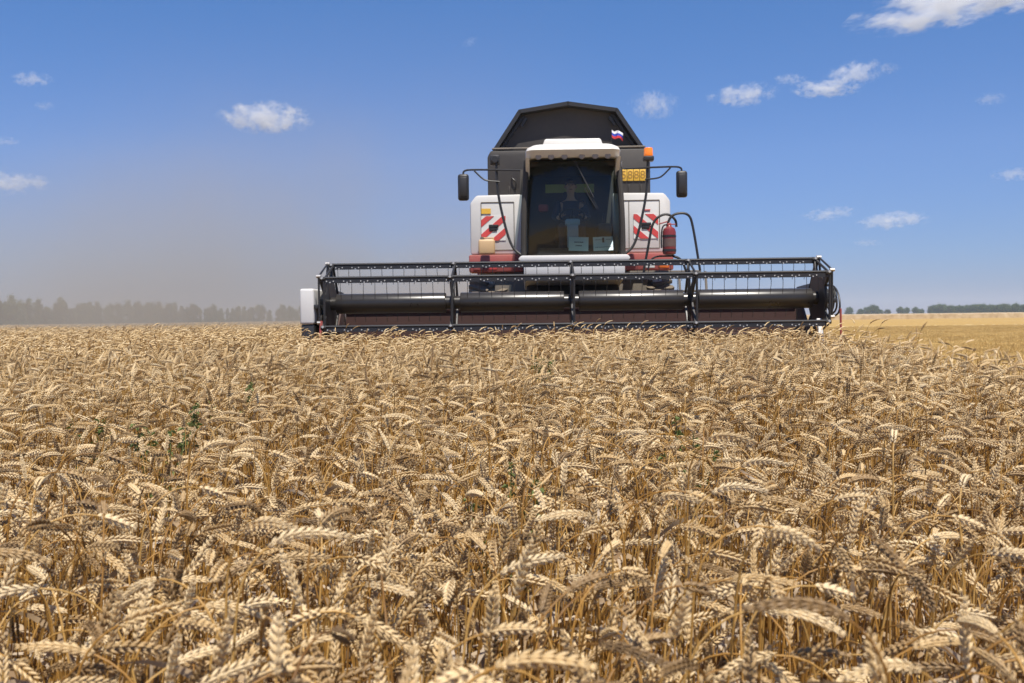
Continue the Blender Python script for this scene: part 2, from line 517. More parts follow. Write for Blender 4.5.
rw = random.Random(5)
SRC = bpy.data.collections.new('wheat_sources')       # not linked to the scene: only instanced by the wheat
n_src = 0
def src(me):
    global n_src
    o = bpy.data.objects.new('src_%03d' % n_src, me); SRC.objects.link(o); n_src += 1
    return n_src - 1
def bend_pick():
    q = rw.random()
    return rw.uniform(4, 38) if q < 0.25 else (rw.uniform(35, 82) if q < 0.62 else rw.uniform(82, 118))
def params():
    return dict(h=0.715 + max(-0.16, min(0.16, rw.gauss(0, 0.068))), lean=rw.uniform(0, 13), bend=bend_pick(), ear_len=rw.uniform(0.058, 0.094), ph=rw.uniform(0, PI))
L0 = [src(mesh_from('wheat_near', *stalk(0, leaves=rw.choice((1, 2, 2, 3)), r=rw, **params()), ('ear', 'stem', 'leaf'))) for _ in range(52)]
L1 = [src(mesh_from('wheat_mid', *stalk(1, leaves=rw.choice((0, 1, 2)), r=rw, **params()), ('ear', 'stem', 'leaf'))) for _ in range(36)]
T2 = [stalk(2, leaves=rw.choice((0, 1)), r=rw, **params()) for _ in range(40)]
T3 = [stalk(3, leaves=0, r=rw, **params()) for _ in range(30)]
def wind_az(n):
    """ears mostly nod to the right, a fair part of them anywhere"""
    a = rng.normal(R(-10), R(60), n); b = rng.uniform(-PI, PI, n)
    return np.where(rng.random(n) < 0.62, a, b)
def patch(tpl, size, dens, mats):
    n = int(size * size * dens)
    xy = rng.uniform(0, size, (n, 2)) - size / 2
    az = wind_az(n); sc = rng.normal(1, 0.045, n); ti = rng.random(n); k = rng.integers(0, len(tpl), n)
    V, F, MI, TI = [], [], [], []; off = 0
    for i in range(n):
        v, f, mi = tpl[k[i]]
        c, s = math.cos(az[i]), math.sin(az[i])
        w = v * sc[i]
        V.append(np.stack([w[:, 0] * c - w[:, 1] * s + xy[i, 0], w[:, 0] * s + w[:, 1] * c + xy[i, 1], w[:, 2]], 1))
        F += [[q + off for q in x] for x in f]; MI.append(mi); TI.append(np.full(len(v), ti[i])); off += len(v)
    return mesh_from('wheat_patch', np.concatenate(V), F, np.concatenate(MI), mats, np.concatenate(TI))
L2 = [src(patch(T2, 1.0, 560, ('far_ear', 'stem', 'leaf'))) for _ in range(5)]
L3 = [src(patch(T3, 4.0, 380, ('far_ear', 'stem', 'leaf'))) for _ in range(3)]

def hnoise(x, y):
    """gentle unevenness of the crop height"""
    return 0.028 * np.sin(x * 1.9 + 1.3 * np.sin(y * 0.8)) + 0.025 * np.sin(y * 1.4 + 0.7 + np.sin(x * 0.9)) + 0.02 * np.sin(3.7 * x + 2.9 * y) + 0.122 * np.clip((y - 1.5) / 9, 0, 1)
pts, rot, scl, idx = [], [], [], []
def in_view(x, y, m=2.0):
    return (np.abs(x) < 0.55 * y + m)
def standing(x, y):
    edge = EDGE_X - 0.45 + 0.07 * (y - 6) + 0.05 * np.sin(y * 2.3) + 0.04 * np.sin(y * 5.1)
    ok = x < edge
    swath = (x > HEAD_X0) & (y > HEAD_Y)
    return ok & ~swath
D_NEAR, D_MID, D_FAR = 3.8, 9.0, 70.0
N = 50000
x = rng.uniform(-7, 7, N * 2); y = rng.uniform(0.42, D_MID + 0.5, N * 2)
# density 430 per square metre
n_need = int(490 * 14 * (D_MID + 0.08))
x, y = x[:n_need], y[:n_need]
k = in_view(x, y) & standing(x, y) & (y < D_MID + 0.2 * rng.random(len(x)))
x, y = x[k], y[k]
near = y < D_NEAR
ii = np.where(near, rng.integers(0, len(L0), len(x)), len(L0) + rng.integers(0, len(L1), len(x)))
pts.append(np.stack([x, y, 0 * x], 1))
rot.append(np.stack([rng.normal(0, R(2.5), len(x)), rng.normal(0, R(2.5), len(x)), wind_az(len(x))], 1))
scl.append(rng.normal(1, 0.035, len(x)) * (1 + hnoise(x, y))); idx.append(ii)
# 1 m patches
gx, gy = np.meshgrid(np.arange(-45, 5), np.arange(int(D_MID), int(D_FAR)))
gx, gy = gx.ravel() + 0.0, gy.ravel() + 0.5
k = in_view(gx, gy, 3.0) & (gx + 0.5 <= EDGE_X + 0.01) & ~((gx + 0.5 > HEAD_X0 + 0.3) & (gy > HEAD_Y)) & ~((gx > 3.3))
gx, gy = gx[k] - 0.0, gy[k]
pts.append(np.stack([gx, gy, 0 * gx], 1)); rot.append(np.stack([0 * gx, 0 * gx, np.where(rng.random(len(gx)) < 0.5, 0, PI * 0.0)], 1))
scl.append(1 + hnoise(gx, gy)); idx.append(len(L0) + len(L1) + rng.integers(0, len(L2), len(gx)))
# 4 m patches out to the windbreak
gx, gy = np.meshgrid(np.arange(-220, -4, 4.0) , np.arange(D_FAR + 2, 420, 4.0))
gx, gy = gx.ravel(), gy.ravel()
k = in_view(gx, gy, 8.0)
gx, gy = gx[k] - 0.8, gy[k]
pts.append(np.stack([gx, gy, 0 * gx], 1)); rot.append(np.zeros((len(gx), 3)))
scl.append(np.full(len(gx), 1.15)); idx.append(len(L0) + len(L1) + len(L2) + rng.integers(0, len(L3), len(gx)))

def scatter(name, coll, pts, rot, scl, idx):
    pts = np.concatenate(pts); rot = np.concatenate(rot); scl = np.concatenate(scl); idx = np.concatenate(idx)
    me = bpy.data.meshes.new(name)
    me.vertices.add(len(pts)); me.vertices.foreach_set('co', pts.astype(np.float32).ravel())
    a = me.attributes.new('rot', 'FLOAT_VECTOR', 'POINT'); a.data.foreach_set('vector', rot.astype(np.float32).ravel())
    a = me.attributes.new('scl', 'FLOAT', 'POINT'); a.data.foreach_set('value', scl.astype(np.float32))
    a = me.attributes.new('vi', 'INT', 'POINT'); a.data.foreach_set('value', idx.astype(np.int32))
    me.update()
    o = bpy.data.objects.new(name, me); COL.objects.link(o)
    ng = bpy.data.node_groups.new(name + '_scatter', 'GeometryNodeTree')
    ng.interface.new_socket('Geometry', in_out='INPUT', socket_type='NodeSocketGeometry')
    ng.interface.new_socket('Geometry', in_out='OUTPUT', socket_type='NodeSocketGeometry')
    nn = ng.nodes; ll = ng.links
    gi = nn.new('NodeGroupInput'); go = nn.new('NodeGroupOutput')
    ci = nn.new('GeometryNodeCollectionInfo'); ci.inputs['Collection'].default_value = coll
    ci.inputs['Separate Children'].default_value = True; ci.inputs['Reset Children'].default_value = True
    ip = nn.new('GeometryNodeInstanceOnPoints'); ip.inputs['Pick Instance'].default_value = True
    def attr(n, t):
        q = nn.new('GeometryNodeInputNamedAttribute'); q.data_type = t; q.inputs['Name'].default_value = n
        return q.outputs['Attribute']
    er = nn.new('FunctionNodeEulerToRotation')
    ll.new(attr('rot', 'FLOAT_VECTOR'), er.inputs[0])
    ll.new(gi.outputs[0], ip.inputs['Points']); ll.new(ci.outputs[0], ip.inputs['Instance'])
    ll.new(attr('vi', 'INT'), ip.inputs['Instance Index']); ll.new(er.outputs[0], ip.inputs['Rotation'])
    ll.new(attr('scl', 'FLOAT'), ip.inputs['Scale']); ll.new(ip.outputs[0], go.inputs[0])
    md = o.modifiers.new('scatter', 'NODES'); md.node_group = ng
    return o
wheat = scatter('wheat', SRC, pts, rot, scl, idx)
tag(wheat, 'ripe golden standing wheat with nodding ears filling the field', 'wheat', kind='stuff')

# stubble on the cut part of the field
SRC2 = bpy.data.collections.new('stubble_sources')
M['stub'] = m_straw('stubble_straw', [(0.05, (0.50, 0.29, 0.07)), (0.5, (0.68, 0.475, 0.175)), (0.95, (0.80, 0.61, 0.28))], 0.1, 25)
for q in range(4):
    g = Geo()
    n = 420
    for i in range(n):
        px, py = rng.uniform(-0.5, 0.5), round(rng.uniform(-0.5, 0.5) / 0.16) * 0.16 + rng.normal(0, 0.02)
        h = rng.uniform(0.06, 0.20); le = rng.normal(0, 0.03, 2); w = 0.0025
        if rng.random() < 0.3:         # a straw lying flat
            a = rng.uniform(0, PI); L = rng.uniform(0.1, 0.3); z = rng.uniform(0.01, 0.10)
            d = np.array([math.cos(a), math.sin(a), 0]) * L / 2; sd = np.array([-math.sin(a), math.cos(a), 0]) * 0.003; up = np.array([0, 0, 0.003])
            c = np.array([px, py, z]); t_ = np.array([0, 0, rng.normal(0, 0.03)])
            g.add([c - d - sd, c + d - sd + t_, c + d + sd + t_, c - d + sd, c - d + up, c + d + up + t_], [(0, 1, 5, 4), (3, 4, 5, 2)], 0)
        else:
            g.add([(px - w, py - w, 0), (px + w, py - w, 0), (px, py + w, 0), (px - w + le[0], py - w + le[1], h), (px + w + le[0], py - w + le[1], h), (px + le[0], py + w + le[1], h)],
                  [(0, 1, 4, 3), (1, 2, 5, 4), (2, 0, 3, 5)], 0)
    v, f, mi = g.arrays()
    tint = np.repeat(rng.random(n), 6)
    o = bpy.data.objects.new('stub_%d' % q, mesh_from('stubble', v, f, mi, ('stub',), tint)); SRC2.objects.link(o)
gx, gy = np.meshgrid(np.arange(-2, 50), np.arange(5, 76))
gx, gy = gx.ravel() + 0.5, gy.ravel() + 0.5
k = in_view(gx, gy, 3.0) & (((gx > EDGE_X + 0.3)) | (gy > HEAD_Y + 1.5))
gx, gy = gx[k], gy[k]
stub = scatter('stubble', SRC2, [np.stack([gx, gy, 0 * gx], 1)], [np.stack([0 * gx, 0 * gx, PI * rng.integers(0, 2, len(gx))], 1)], [np.full(len(gx), 1.0)], [rng.integers(0, 4, len(gx))])
tag(stub, 'golden cut stubble on the harvested strip right of the standing wheat', 'stubble', kind='stuff')

# uncut field far away on the right, and the straw swath lying on the stubble
def m_farfield():
    t = NT('far_standing_crop')
    co = t.n('ShaderNodeNewGeometry').outputs['Position']
    n1 = t.noise(0.8, 6, co); n2 = t.noise(0.04, 3, co)
    c = t.ramp(t.math('ADD', t.math('MULTIPLY', n1, 0.7), t.math('MULTIPLY', n2, 0.3)), [(0.3, (0.26, 0.17, 0.08)), (0.5, (0.42, 0.30, 0.16)), (0.7, (0.52, 0.40, 0.24))])
    t.l(c, t.b.inputs['Base Color']); t.b.inputs['Roughness'].default_value = 0.9
    return t.m
M['farfield'] = m_farfield()
def ragged_sheet(x0, x1, y0, y1, nx, ny, h, jit):
    bm = B(); rows = []
    for j in range(ny):
        row = []
        for i in range(nx):
            zz = h + random.gauss(0, jit)
            row.append(bm.verts.new((x0 + (x1 - x0) * i / (nx - 1), y0 + (y1 - y0) * (j / (ny - 1)) ** 2, zz)))
        rows.append(row)
    low = [bm.verts.new((v.co.x, v.co.y - 0.15, 0.0)) for v in rows[0]]
    rows.insert(0, low)
    for a, b in zip(rows, rows[1:]):
        for i in range(nx - 1): bm.faces.new((a[i], a[i + 1], b[i + 1], b[i]))
    return bm
tag(obj('far_field', ragged_sheet(-10, 700, 190, 900, 1400, 14, 0.85, 0.05), 'farfield'), kind='structure')
M['swath'] = m_straw('swath_straw', [(0.1, (0.46, 0.32, 0.13)), (0.9, (0.70, 0.52, 0.26))], 0, 8)
bm = B(); ring = []
for i in range(420):
    xx = 10 + i * 0.25
    prof = [(-0.55, 0.0), (-0.4, 0.12), (-0.1, 0.24), (0.2, 0.22), (0.45, 0.1), (0.6, 0.0)]
    ring.append([bm.verts.new((xx, 76 + 0.6 * math.sin(xx * 0.13) + a + random.gauss(0, 0.05), max(0, b * random.uniform(0.3, 0.9)))) for a, b in prof])
for a, b in zip(ring, ring[1:]):
    for k_ in range(5): bm.faces.new((a[k_], a[k_ + 1], b[k_ + 1], b[k_]))
tag(obj('straw_swath', bm, 'swath'), 'long pale row of cut straw lying across the golden stubble', 'straw row')

# green weeds among the wheat
M['weed'] = m_straw('weed_leaf', [(0.0, (0.10, 0.14, 0.035)), (1.0, (0.22, 0.26, 0.09))], 0.3, 20)
weed_spots = [(0.18, 6.2, 0.93, 'bushy green weed standing in the wheat straight below the cab'),
              (0.575, 3.1, 0.83, 'small bright green weed right of the picture middle, low between wheat stalks'),
              (-0.02, 2.44, 0.78, 'small green weed deep between stalks in the middle of the near wheat'),
              (-1.70, 3.85, 0.83, 'leafy green weed showing at the left side of the wheat, leftmost of the weeds'),
              (-1.35, 3.8, 0.83, 'broad green weed in the wheat, second of the weeds from the left'),
              (-1.22, 3.35, 0.80, 'ragged green weed lower in the left wheat, nearest of the left weeds'),
              (-1.35, 4.6, 0.86, 'green weed half hidden in wheat behind the nearer left weeds')]
for wx, wy, wh, lab in weed_spots:
    rr = random.Random(int(wx * 1000))
    th = thing('weed', lab, 'weed', (wx, wy, 0), 0, 'green weeds among the wheat')
    bs = B(); bl = B()
    for st in range(5):
        a = rr.uniform(0, 2 * PI); top = Vector((0.10 * math.cos(a), 0.10 * math.sin(a), wh * rr.uniform(0.86, 1.0)))
        ptsw = smooth_path([(0, 0, 0), (0.02 * math.cos(a), 0.02 * math.sin(a), wh * 0.5), tuple(top)], 1)
        tube(bs, ptsw, 0.003, 5, r1=0.0015)
        for q in range(30):
            u = rr.uniform(0.45, 1.0); i = min(int(u * (len(ptsw) - 1)), len(ptsw) - 2)
            p = ptsw[i].lerp(ptsw[i + 1], u * (len(ptsw) - 1) - i)
            b = rr.uniform(0, 2 * PI); L = rr.uniform(0.015, 0.038); w = L * 0.26
            d = Vector((math.cos(b), math.sin(b), rr.uniform(-0.3, 0.7))).normalized(); sd = d.cross(Vector((0, 0, 1))).normalized()
            m = p + d * L * 0.5 + Vector((0, 0, 0.006)); e = p + d * L - Vector((0, 0, 0.008))
            vv = [bl.verts.new(p), bl.verts.new(m + sd * w), bl.verts.new(e), bl.verts.new(m - sd * w)]
            bl.faces.new((vv[0], vv[1], vv[2])); bl.faces.new((vv[0], vv[2], vv[3]))
    obj('stem', bs, 'weed', th); obj('foliage', bl, 'weed', th, smooth=0)

# ================================================================== combine harvester
CMB = thing('combine_harvester', 'white, red and black combine harvester cutting wheat with its wide front reel', 'combine harvester', (0.92, 13.0, 0), R(-1.2))
RA, RZ, RR, HW = 0.0, 1.37, 0.545, 3.30     # reel axis y, height, radius, half width
bat_ang = [R(35 + 72 * k) for k in range(5)]
def bat_pos(a): return (-RR * math.cos(a), RZ + RR * math.sin(a))
# --- reel
bm = B()
sp = [-HW, -1.62, -0.02, 1.58, HW]
for a, b in zip(sp, sp[1:]):
    lathe(bm, [(0.09, a + 0.02), (0.09, a + 0.1), (0.132, a + 0.1), (0.135, a + 0.11), (0.135, b - 0.11), (0.132, b - 0.10), (0.09, b - 0.1), (0.09, b - 0.02)], (0, RA, RZ), 36, 'X')
reel = obj('reel', bm, 'tube', CMB, smooth=40, loc=(-0.09, 0, 0))
for k, a in enumerate(bat_ang):
    by, bz = bat_pos(a)
    bm = B()
    tube(bm, [(-HW - 0.02, by, bz + 0.022), (HW + 0.02, by, bz + 0.022)], 0.017, 8)
    box(bm, -HW, HW, by - 0.007, by + 0.007, bz - 0.048, bz + 0.012, 0.0)
    x = -HW + 0.10
    while x < HW - 0.1:                # bright bolt triplets on the face of the bat
        for dx, dz in ((-0.045, 0.0), (0.0, -0.016), (0.045, 0.0)):
            c = (x + dx, by - 0.007, bz - 0.022 + dz)
            lathe(bm, [(0.0095, -0.006), (0.0095, 0.0)], c, 6, 'Y', 1)
        x += 0.225
    obj('reel_bat', bm, ['bat_black', 'bolt'], reel)
    x = -HW + 0.08
    rest = B()
    while x < HW - 0.05:
        tx = random.gauss(0, 0.006)
        bm = B() if k < 2 else rest
        tube(bm, smooth_path([(x, by, bz - 0.02), (x + 0.004, by - 0.015, bz - 0.10), (x + tx, by + 0.02, bz - 0.26)], 1), 0.0038, 5)
        if k < 2: obj('tine', bm, 'black', reel)
        x += 0.152
    if k == 2: tine_rest = B()
    if k >= 2: merge(tine_rest, rest)
    else: rest.free()
    if k == 4: tag(obj('tines', tine_rest, 'black', reel), kind='stuff')
for i, x in enumerate(sp):
    bm = B()
    e = 0.012 if 0 < i < 4 else 0.016
    for k in range(5):
        a, a2 = bat_ang[k], bat_ang[(k + 1) % 5]
        y0, z0 = bat_pos(a); y1, z1 = bat_pos(a2)
        # spoke: a flat bar widening to the hub
        dv = Vector((0, y0 - RA, z0 - RZ)); nv = Vector((0, -dv.z, dv.y)).normalized(); dd = dv.normalized()
        c = Vector((0, RA, RZ))
        poly = [c + dd * 0.1 + nv * 0.09, c + dv * 1.0 + nv * 0.032, c + dv * 1.04, c + dv * 1.0 - nv * 0.032, c + dd * 0.1 - nv * 0.09]
        prism_x(bm, [(p.y, p.z) for p in poly], x - e, x + e)
        # rim brace between neighbouring bats
        tube(bm, [(x + 0.017, y0, z0), (x + 0.017, y1, z1)], 0.017, 6)
        # bat crank and bright pivot
        lathe(bm, [(0.03, -0.035), (0.03, 0.035)], (x, y0, z0 + 0.01), 10, 'X', 0)
        lathe(bm, [(0.016, -0.05), (0.016, -0.03)], (x, y0 - 0.01, z0 + 0.02), 8, 'Y', 1)
    rd = 0.36 if i in (0, 4) else 0.19
    lathe(bm, [(rd, x - e - 0.002), (rd, x + e + 0.002)], (0, RA, RZ), 24, 'X')
    obj('reel_spider', bm, ['black', 'bolt'], reel)
# --- header
bm = B()
prism_x(bm, [(0.28, 0.26), (0.30, 0.22), (1.05, 0.20), (1.20, 0.38), (1.22, 1.36), (1.14, 1.40), (1.10, 1.36), (1.08, 0.45), (0.95, 0.28)], -HW, HW)
box(bm, -HW, HW, 1.06, 1.18, 1.26, 1.42, 0.02)
box(bm, -HW, HW, 1.00, 1.08, 0.80, 0.90, 0.015)
header = obj('header', bm, 'header_red', CMB, loc=(-0.09, 0, 0))
for s in (-1, 1):
    bm = B()
    side = [(-0.35, 0.16), (1.25, 0.16), (1.28, 1.05), (1.2, 1.38), (0.95, 1.30), (0.5, 0.85), (-0.1, 0.62)]
    prism_x(bm, side, s * (HW + 0.03), s * (HW + 0.065), bev=0.006)
    obj('side_wall', bm, 'header_red', header)
    bm = B()
    # crop divider: a long pointed shoe with an upright rod
    prism_x(bm, [(-1.0, 0.20), (-0.3, 0.16), (-0.3, 0.66), (-0.55, 0.50)], s * (HW + 0.035), s * (HW + 0.10), bev=0.01)
    if s > 0: tube(bm, [(s * (HW + 0.13), -0.55, 0.50), (s * (HW + 0.10), -0.62, 1.22)], 0.014, 7)
    else: tube(bm, [(s * (HW + 0.06), -0.50, 0.5), (s * (HW + 0.03), -0.42, 1.14)], 0.02, 7)
    obj('divider', bm, 'red', header)
    # reel arm: box beam from the back wall to the reel bearing, with its lift ram
    bm = B()
    xa = s * (HW + 0.10)
    prism_x(bm, [(1.3, 1.42), (1.3, 1.56), (0.3, 1.60), (-0.12, 1.44), (-0.12, 1.32), (0.25, 1.44)], xa - 0.035, xa + 0.035, bev=0.006)
    lathe(bm, [(0.085, -0.05), (0.085, 0.05), (0.05, 0.06), (0.05, 0.09)] if s > 0 else [(0.05, -0.09), (0.05, -0.06), (0.085, -0.05), (0.085, 0.05)], (xa, RA, RZ), 16, 'X')
    tube(bm, [(xa, 1.0, 0.85), (xa, 0.5, 1.22)], 0.034, 10); tube(bm, [(xa, 0.5, 1.22), (xa, 0.2, 1.44)], 0.02, 8, 1)
    box(bm, xa - 0.03, xa + 0.03, -0.42, -0.05, 1.30, 1.36, 0.01, mat=None)
    obj('reel_arm', bm, ['black', 'steel'], header)
    bm = B()
    for q, (dy, amp) in enumerate(((-0.05, 0.10), (-0.16, 0.16), (0.1, 0.07))):
        tube(bm, smooth_path([(xa + s * 0.03, 0.9 + dy, 1.45), (xa + s * (0.05 + 0.02 * q), 0.25 + dy, 1.50 + amp * 0.5), (xa + s * (0.06 + 0.015 * q), -0.15 + dy, 1.62 - amp), (xa + s * 0.06, -0.28 + dy, 1.30 - amp), (xa + s * 0.05, 0.1, 1.12)], 3), 0.013, 7)
    # outer crank plate and eccentric of the bat control
    poly = [(RA - 0.52 * math.cos(a), RZ + 0.06 + 0.52 * math.sin(a)) for a in [R(35 + 72 * k_) for k_ in range(5)]]
    for k_ in range(5):
        (y0, z0), (y1, z1) = poly[k_], poly[(k_ + 1) % 5]
        tube(bm, [(s * (HW + 0.055), y0, z0), (s * (HW + 0.055), y1, z1)], 0.014, 6)
        tube(bm, [(s * (HW + 0.055), y0, z0), (s * (HW + 0.055), RA, RZ + 0.06)], 0.016, 6)
        lathe(bm, [(0.024, -0.03), (0.024, 0.03)], (s * (HW + 0.055), y0, z0), 8, 'X', 1)
    obj('reel_drive', bm, ['black', 'steel'], header)
# white end shield with a dark foot (left end as seen)
bm = B()
box(bm, -HW - 0.315, -HW - 0.125, -0.42, 1.15, 1.10, 1.57, 0.03, seg=3)
end = obj('end_shield', bm, 'white', header)
bm = B(); box(bm, -HW - 0.305, -HW - 0.132, -0.40, 1.13, 0.45, 1.098, 0.02)
obj('shield_foot', bm, 'black', header)
bm = B(); prism_x(bm, [(-0.40, 0.75), (-0.36, 0.75), (-0.20, 1.08), (-0.26, 1.10)], HW - 0.10, HW - 0.03, bev=0.01)
obj('light_guard', bm, 'white', header)
bm = B()
tube(bm, [(-HW + 0.02, 0.72, 0.62), (HW - 0.02, 0.72, 0.62)], 0.17, 20)
prev = None
for i in range(560):                  # auger flighting, handed towards the middle from both sides
    u = i / 559; xx = -HW + 0.05 + u * (2 * HW - 0.1)
    a = (1 if xx < 0 else -1) * xx * 2 * PI / 0.55
    c = Vector((xx, 0.72, 0.62)); d = Vector((0, math.cos(a), math.sin(a)))
    cur = (bm.verts.new(c + d * 0.17), bm.verts.new(c + d * 0.29))
    if prev: bm.faces.new((prev[0], prev[1], cur[1], cur[0]))
    prev = cur
obj('auger', bm, 'dark_metal', header)
bm = B()
box(bm, -HW, HW, 0.16, 0.29, 0.235, 0.262, 0.004)
for i in range(88): prism_y(bm, [(-HW + 0.04 + i * 0.0762 - 0.014, 0.24), (-HW + 0.04 + i * 0.0762 + 0.014, 0.24), (-HW + 0.04 + i * 0.0762, 0.262)], 0.03, 0.165)
obj('cutter_bar', bm, 'steel', header)
# --- feeder house, chassis and body behind
bm = B()
prism_x(bm, [(1.22, 0.35), (1.22, 1.18), (2.6, 1.90), (3.3, 1.95), (3.3, 1.25), (2.4, 0.95)], -0.72, 0.72, bev=0.02)
for x in (-0.76, 0.76): box(bm, x - 0.04, x + 0.04, 1.20, 1.30, 0.4, 1.38, 0.01)
obj('feeder_house', bm, 'black', CMB)
bm = B()
prism_x(bm, [(3.0, 1.05), (3.0, 3.05), (7.6, 3.05), (9.4, 2.7), (9.9, 2.0), (9.6, 1.35), (7.0, 1.1)], -1.52, 1.52, bev=0.04)
body = obj('body', bm, 'white', CMB)
bm = B(); box(bm, -1.56, 1.56, 3.2, 9.0, 1.6, 1.95, 0.03); obj('body_stripe', bm, 'red', body)
bm = B(); box(bm, -1.25, 1.25, 2.72, 3.02, 0.95, 1.9, 0.02)
tube(bm, [(-1.5, 3.25, 0.9), (1.5, 3.25, 0.9)], 0.16, 12)
obj('front_axle', bm, 'dark_metal', CMB)
# --- wheels
def wheel(x, y, r, w, name):
    bm = B()
    lathe(bm, [(r * 0.56, -w * 0.42), (r * 0.62, -w * 0.5), (r * 0.86, -w * 0.5), (r * 0.95, -w * 0.40), (r * 0.955, w * 0.40), (r * 0.86, w * 0.5), (r * 0.62, w * 0.5), (r * 0.56, w * 0.42)], (x, y, r), 40, 'X')
    for i in range(22):
        for s in (-1, 1):
            a = 2 * PI * (i + 0.5 * (s > 0)) / 22
            mt = Matrix.Translation((x, y, r)) @ Matrix.Rotation(a, 4, 'X') @ Matrix.Translation((s * w * 0.24, 0, r * 0.965)) @ Matrix.Rotation(s * R(32), 4, 'Z')
            box(bm, -w * 0.27, w * 0.27, -0.035, 0.035, -0.03, 0.035, 0.008, mat=mt)
    t = obj(name, bm, 'rubber', CMB)
    bm = B()
    lathe(bm, [(0.10, -w * 0.30), (r * 0.30, -w * 0.22), (r * 0.5, -w * 0.30), (r * 0.575, -w * 0.44), (r * 0.575, w * 0.44), (r * 0.5, w * 0.30), (r * 0.30, w * 0.22), (0.10, w * 0.3)], (x, y, r), 32, 'X')
    obj('rim', bm, 'red', t)
for s in (-1, 1):
    wheel(s * 1.36, 3.25, 0.90, 0.66, 'front_wheel'); wheel(s * 1.28, 8.1, 0.62, 0.45, 'rear_wheel')
# --- white front panels with hatch, stripes, handle
for s in (-1, 1):
    bm = B()
    poly = [(0.70, 2.20), (1.64, 2.20), (1.64, 3.04), (1.54, 3.17), (0.70, 3.18)]
    poly = [(s * a, b) for a, b in poly]
    prism_y(bm, poly, 2.78, 3.10, bev=0.035)
    pan = obj('side_panel', bm, 'white', CMB)
    bm = B()
    x0, x1 = sorted((s * 0.86, s * 1.46))
    if s < 0: x0, x1 = -1.46, -0.92
    # thin dark gap of the hatch: four strips
    for q in ((x0, x1, 3.045, 3.058), (x0, x1, 2.262, 2.275)): box(bm, q[0], q[1], 2.772, 2.782, q[2], q[3])
    for q in (x0, x1): box(bm, q - 0.006, q + 0.006, 2.772, 2.782, 2.275, 3.045)
    if s > 0: box(bm, 0.955, 0.967, 2.772, 2.782, 2.275, 3.045)
    obj('hatch', bm, 'dark_metal', pan)
    # diagonal warning stripes
    bm = B()
    cx, cz, w, h = s * 1.235 if s > 0 else -1.26, 2.625, 0.40, 0.40
    box(bm, cx - w / 2, cx + w / 2, 2.768, 2.776, cz - h / 2, cz + h / 2, 0, 0)
    def clip(poly):
        def cut(p, ax, lim, sg):
            o = []
            for i in range(len(p)):
                a, b = p[i], p[(i + 1) % len(p)]
                ia, ib = sg * (a[ax] - lim) <= 0, sg * (b[ax] - lim) <= 0
                if ia: o.append(a)
                if ia != ib:
                    t_ = (lim - a[ax]) / (b[ax] - a[ax]); o.append((a[0] + (b[0] - a[0]) * t_, a[1] + (b[1] - a[1]) * t_))
            return o
        for ax, lim, sg in ((0, cx + w / 2, 1), (0, cx - w / 2, -1), (1, cz + h / 2, 1), (1, cz - h / 2, -1)):
            poly = cut(poly, ax, lim, sg)
            if len(poly) < 3: return None
        return poly
    sl = -s * 0.85
    for o in np.arange(-0.5, 0.6, 0.23):
        p = clip([(cx - 0.5, cz + o - 0.5 * sl), (cx + 0.5, cz + o + 0.5 * sl), (cx + 0.5, cz + o + 0.115 + 0.5 * sl), (cx - 0.5, cz + o + 0.115 - 0.5 * sl)])
        if p: prism_y(bm, p, 2.762, 2.770, 1)
    obj('warning_stripes', bm, ['stripe_white', 'stripe_red'], pan)
    bm = B()
    box(bm, cx - 0.075, cx + 0.085, 2.745, 2.764, cz + 0.015, cz + 0.06, 0.006)
    box(bm, cx - 0.07, cx + 0.06, 2.752, 2.764, cz - 0.045, cz + 0.02, 0.006)
    obj('handle', bm, 'black', pan)
    if s < 0:
        bm = B(); box(bm, -1.455, -1.30, 2.766, 2.774, 2.865, 2.95); obj('sticker', bm, 'yellow', pan)
    else:
        bm = B(); box(bm, 1.18, 1.31, 2.766, 2.774, 2.885, 2.90); obj('sticker', bm, 'stripe_red', pan)
# red front beam under the panels with lamps
for s in (-1, 1):
    bm = B()
    x0, x1 = sorted((s * 0.78, s * 1.66))
    box(bm, x0, x1, 2.62, 3.05, 1.90, 2.185, 0.025)
    beam = obj('front_beam', bm, 'red', CMB)
    bm = B(); box(bm, s * 1.28 - 0.075, s * 1.28 + 0.075, 2.598, 2.628, 1.935, 2.02, 0.01); obj('headlight', bm, 'lamp' if s > 0 else 'stripe_red', beam)
    bm = B(); box(bm, s * 1.50 - 0.085, s * 1.50 + 0.085, 2.590, 2.628, 1.93, 2.03, 0.015); obj('indicator', bm, 'orange_lens' if s > 0 else 'red', beam)
# --- grain tank
bm = B()
prism_y(bm, [(-1.36, 2.9), (1.36, 2.9), (1.36, 3.86), (1.30, 3.96), (-1.30, 3.96), (-1.36, 3.86)], 3.12, 6.0, bev=0.03)
for x in (-1.2, -1.0, 1.0, 1.2): box(bm, x - 0.012, x + 0.012, 3.105, 3.13, 3.2, 3.36, 0.004)
tank = obj('grain_tank', bm, 'tank', CMB)
bm = B(); tube(bm, smooth_path([(-0.95, 3.13, 3.50), (-0.95, 3.07, 3.48), (-0.88, 3.06, 3.42), (-0.90, 3.07, 3.32), (-0.90, 3.13, 3.30)], 2), 0.014, 7); obj('grab_handle', bm, 'black', tank)
bm = B()
trap = [(-1.22, 3.965), (1.22, 3.965), (0.80, 4.595), (0.0, 4.715), (-0.80, 4.595)]
prism_y(bm, trap, 3.36, 5.8)
obj('tank_extension', bm, 'tank', tank)
bm = B()
tp = [Vector((a, 0, b)) for a, b in trap]
edges = [(tp[1], tp[2]), (tp[2], tp[3]), (tp[3], tp[4]), (tp[4], tp[0])]
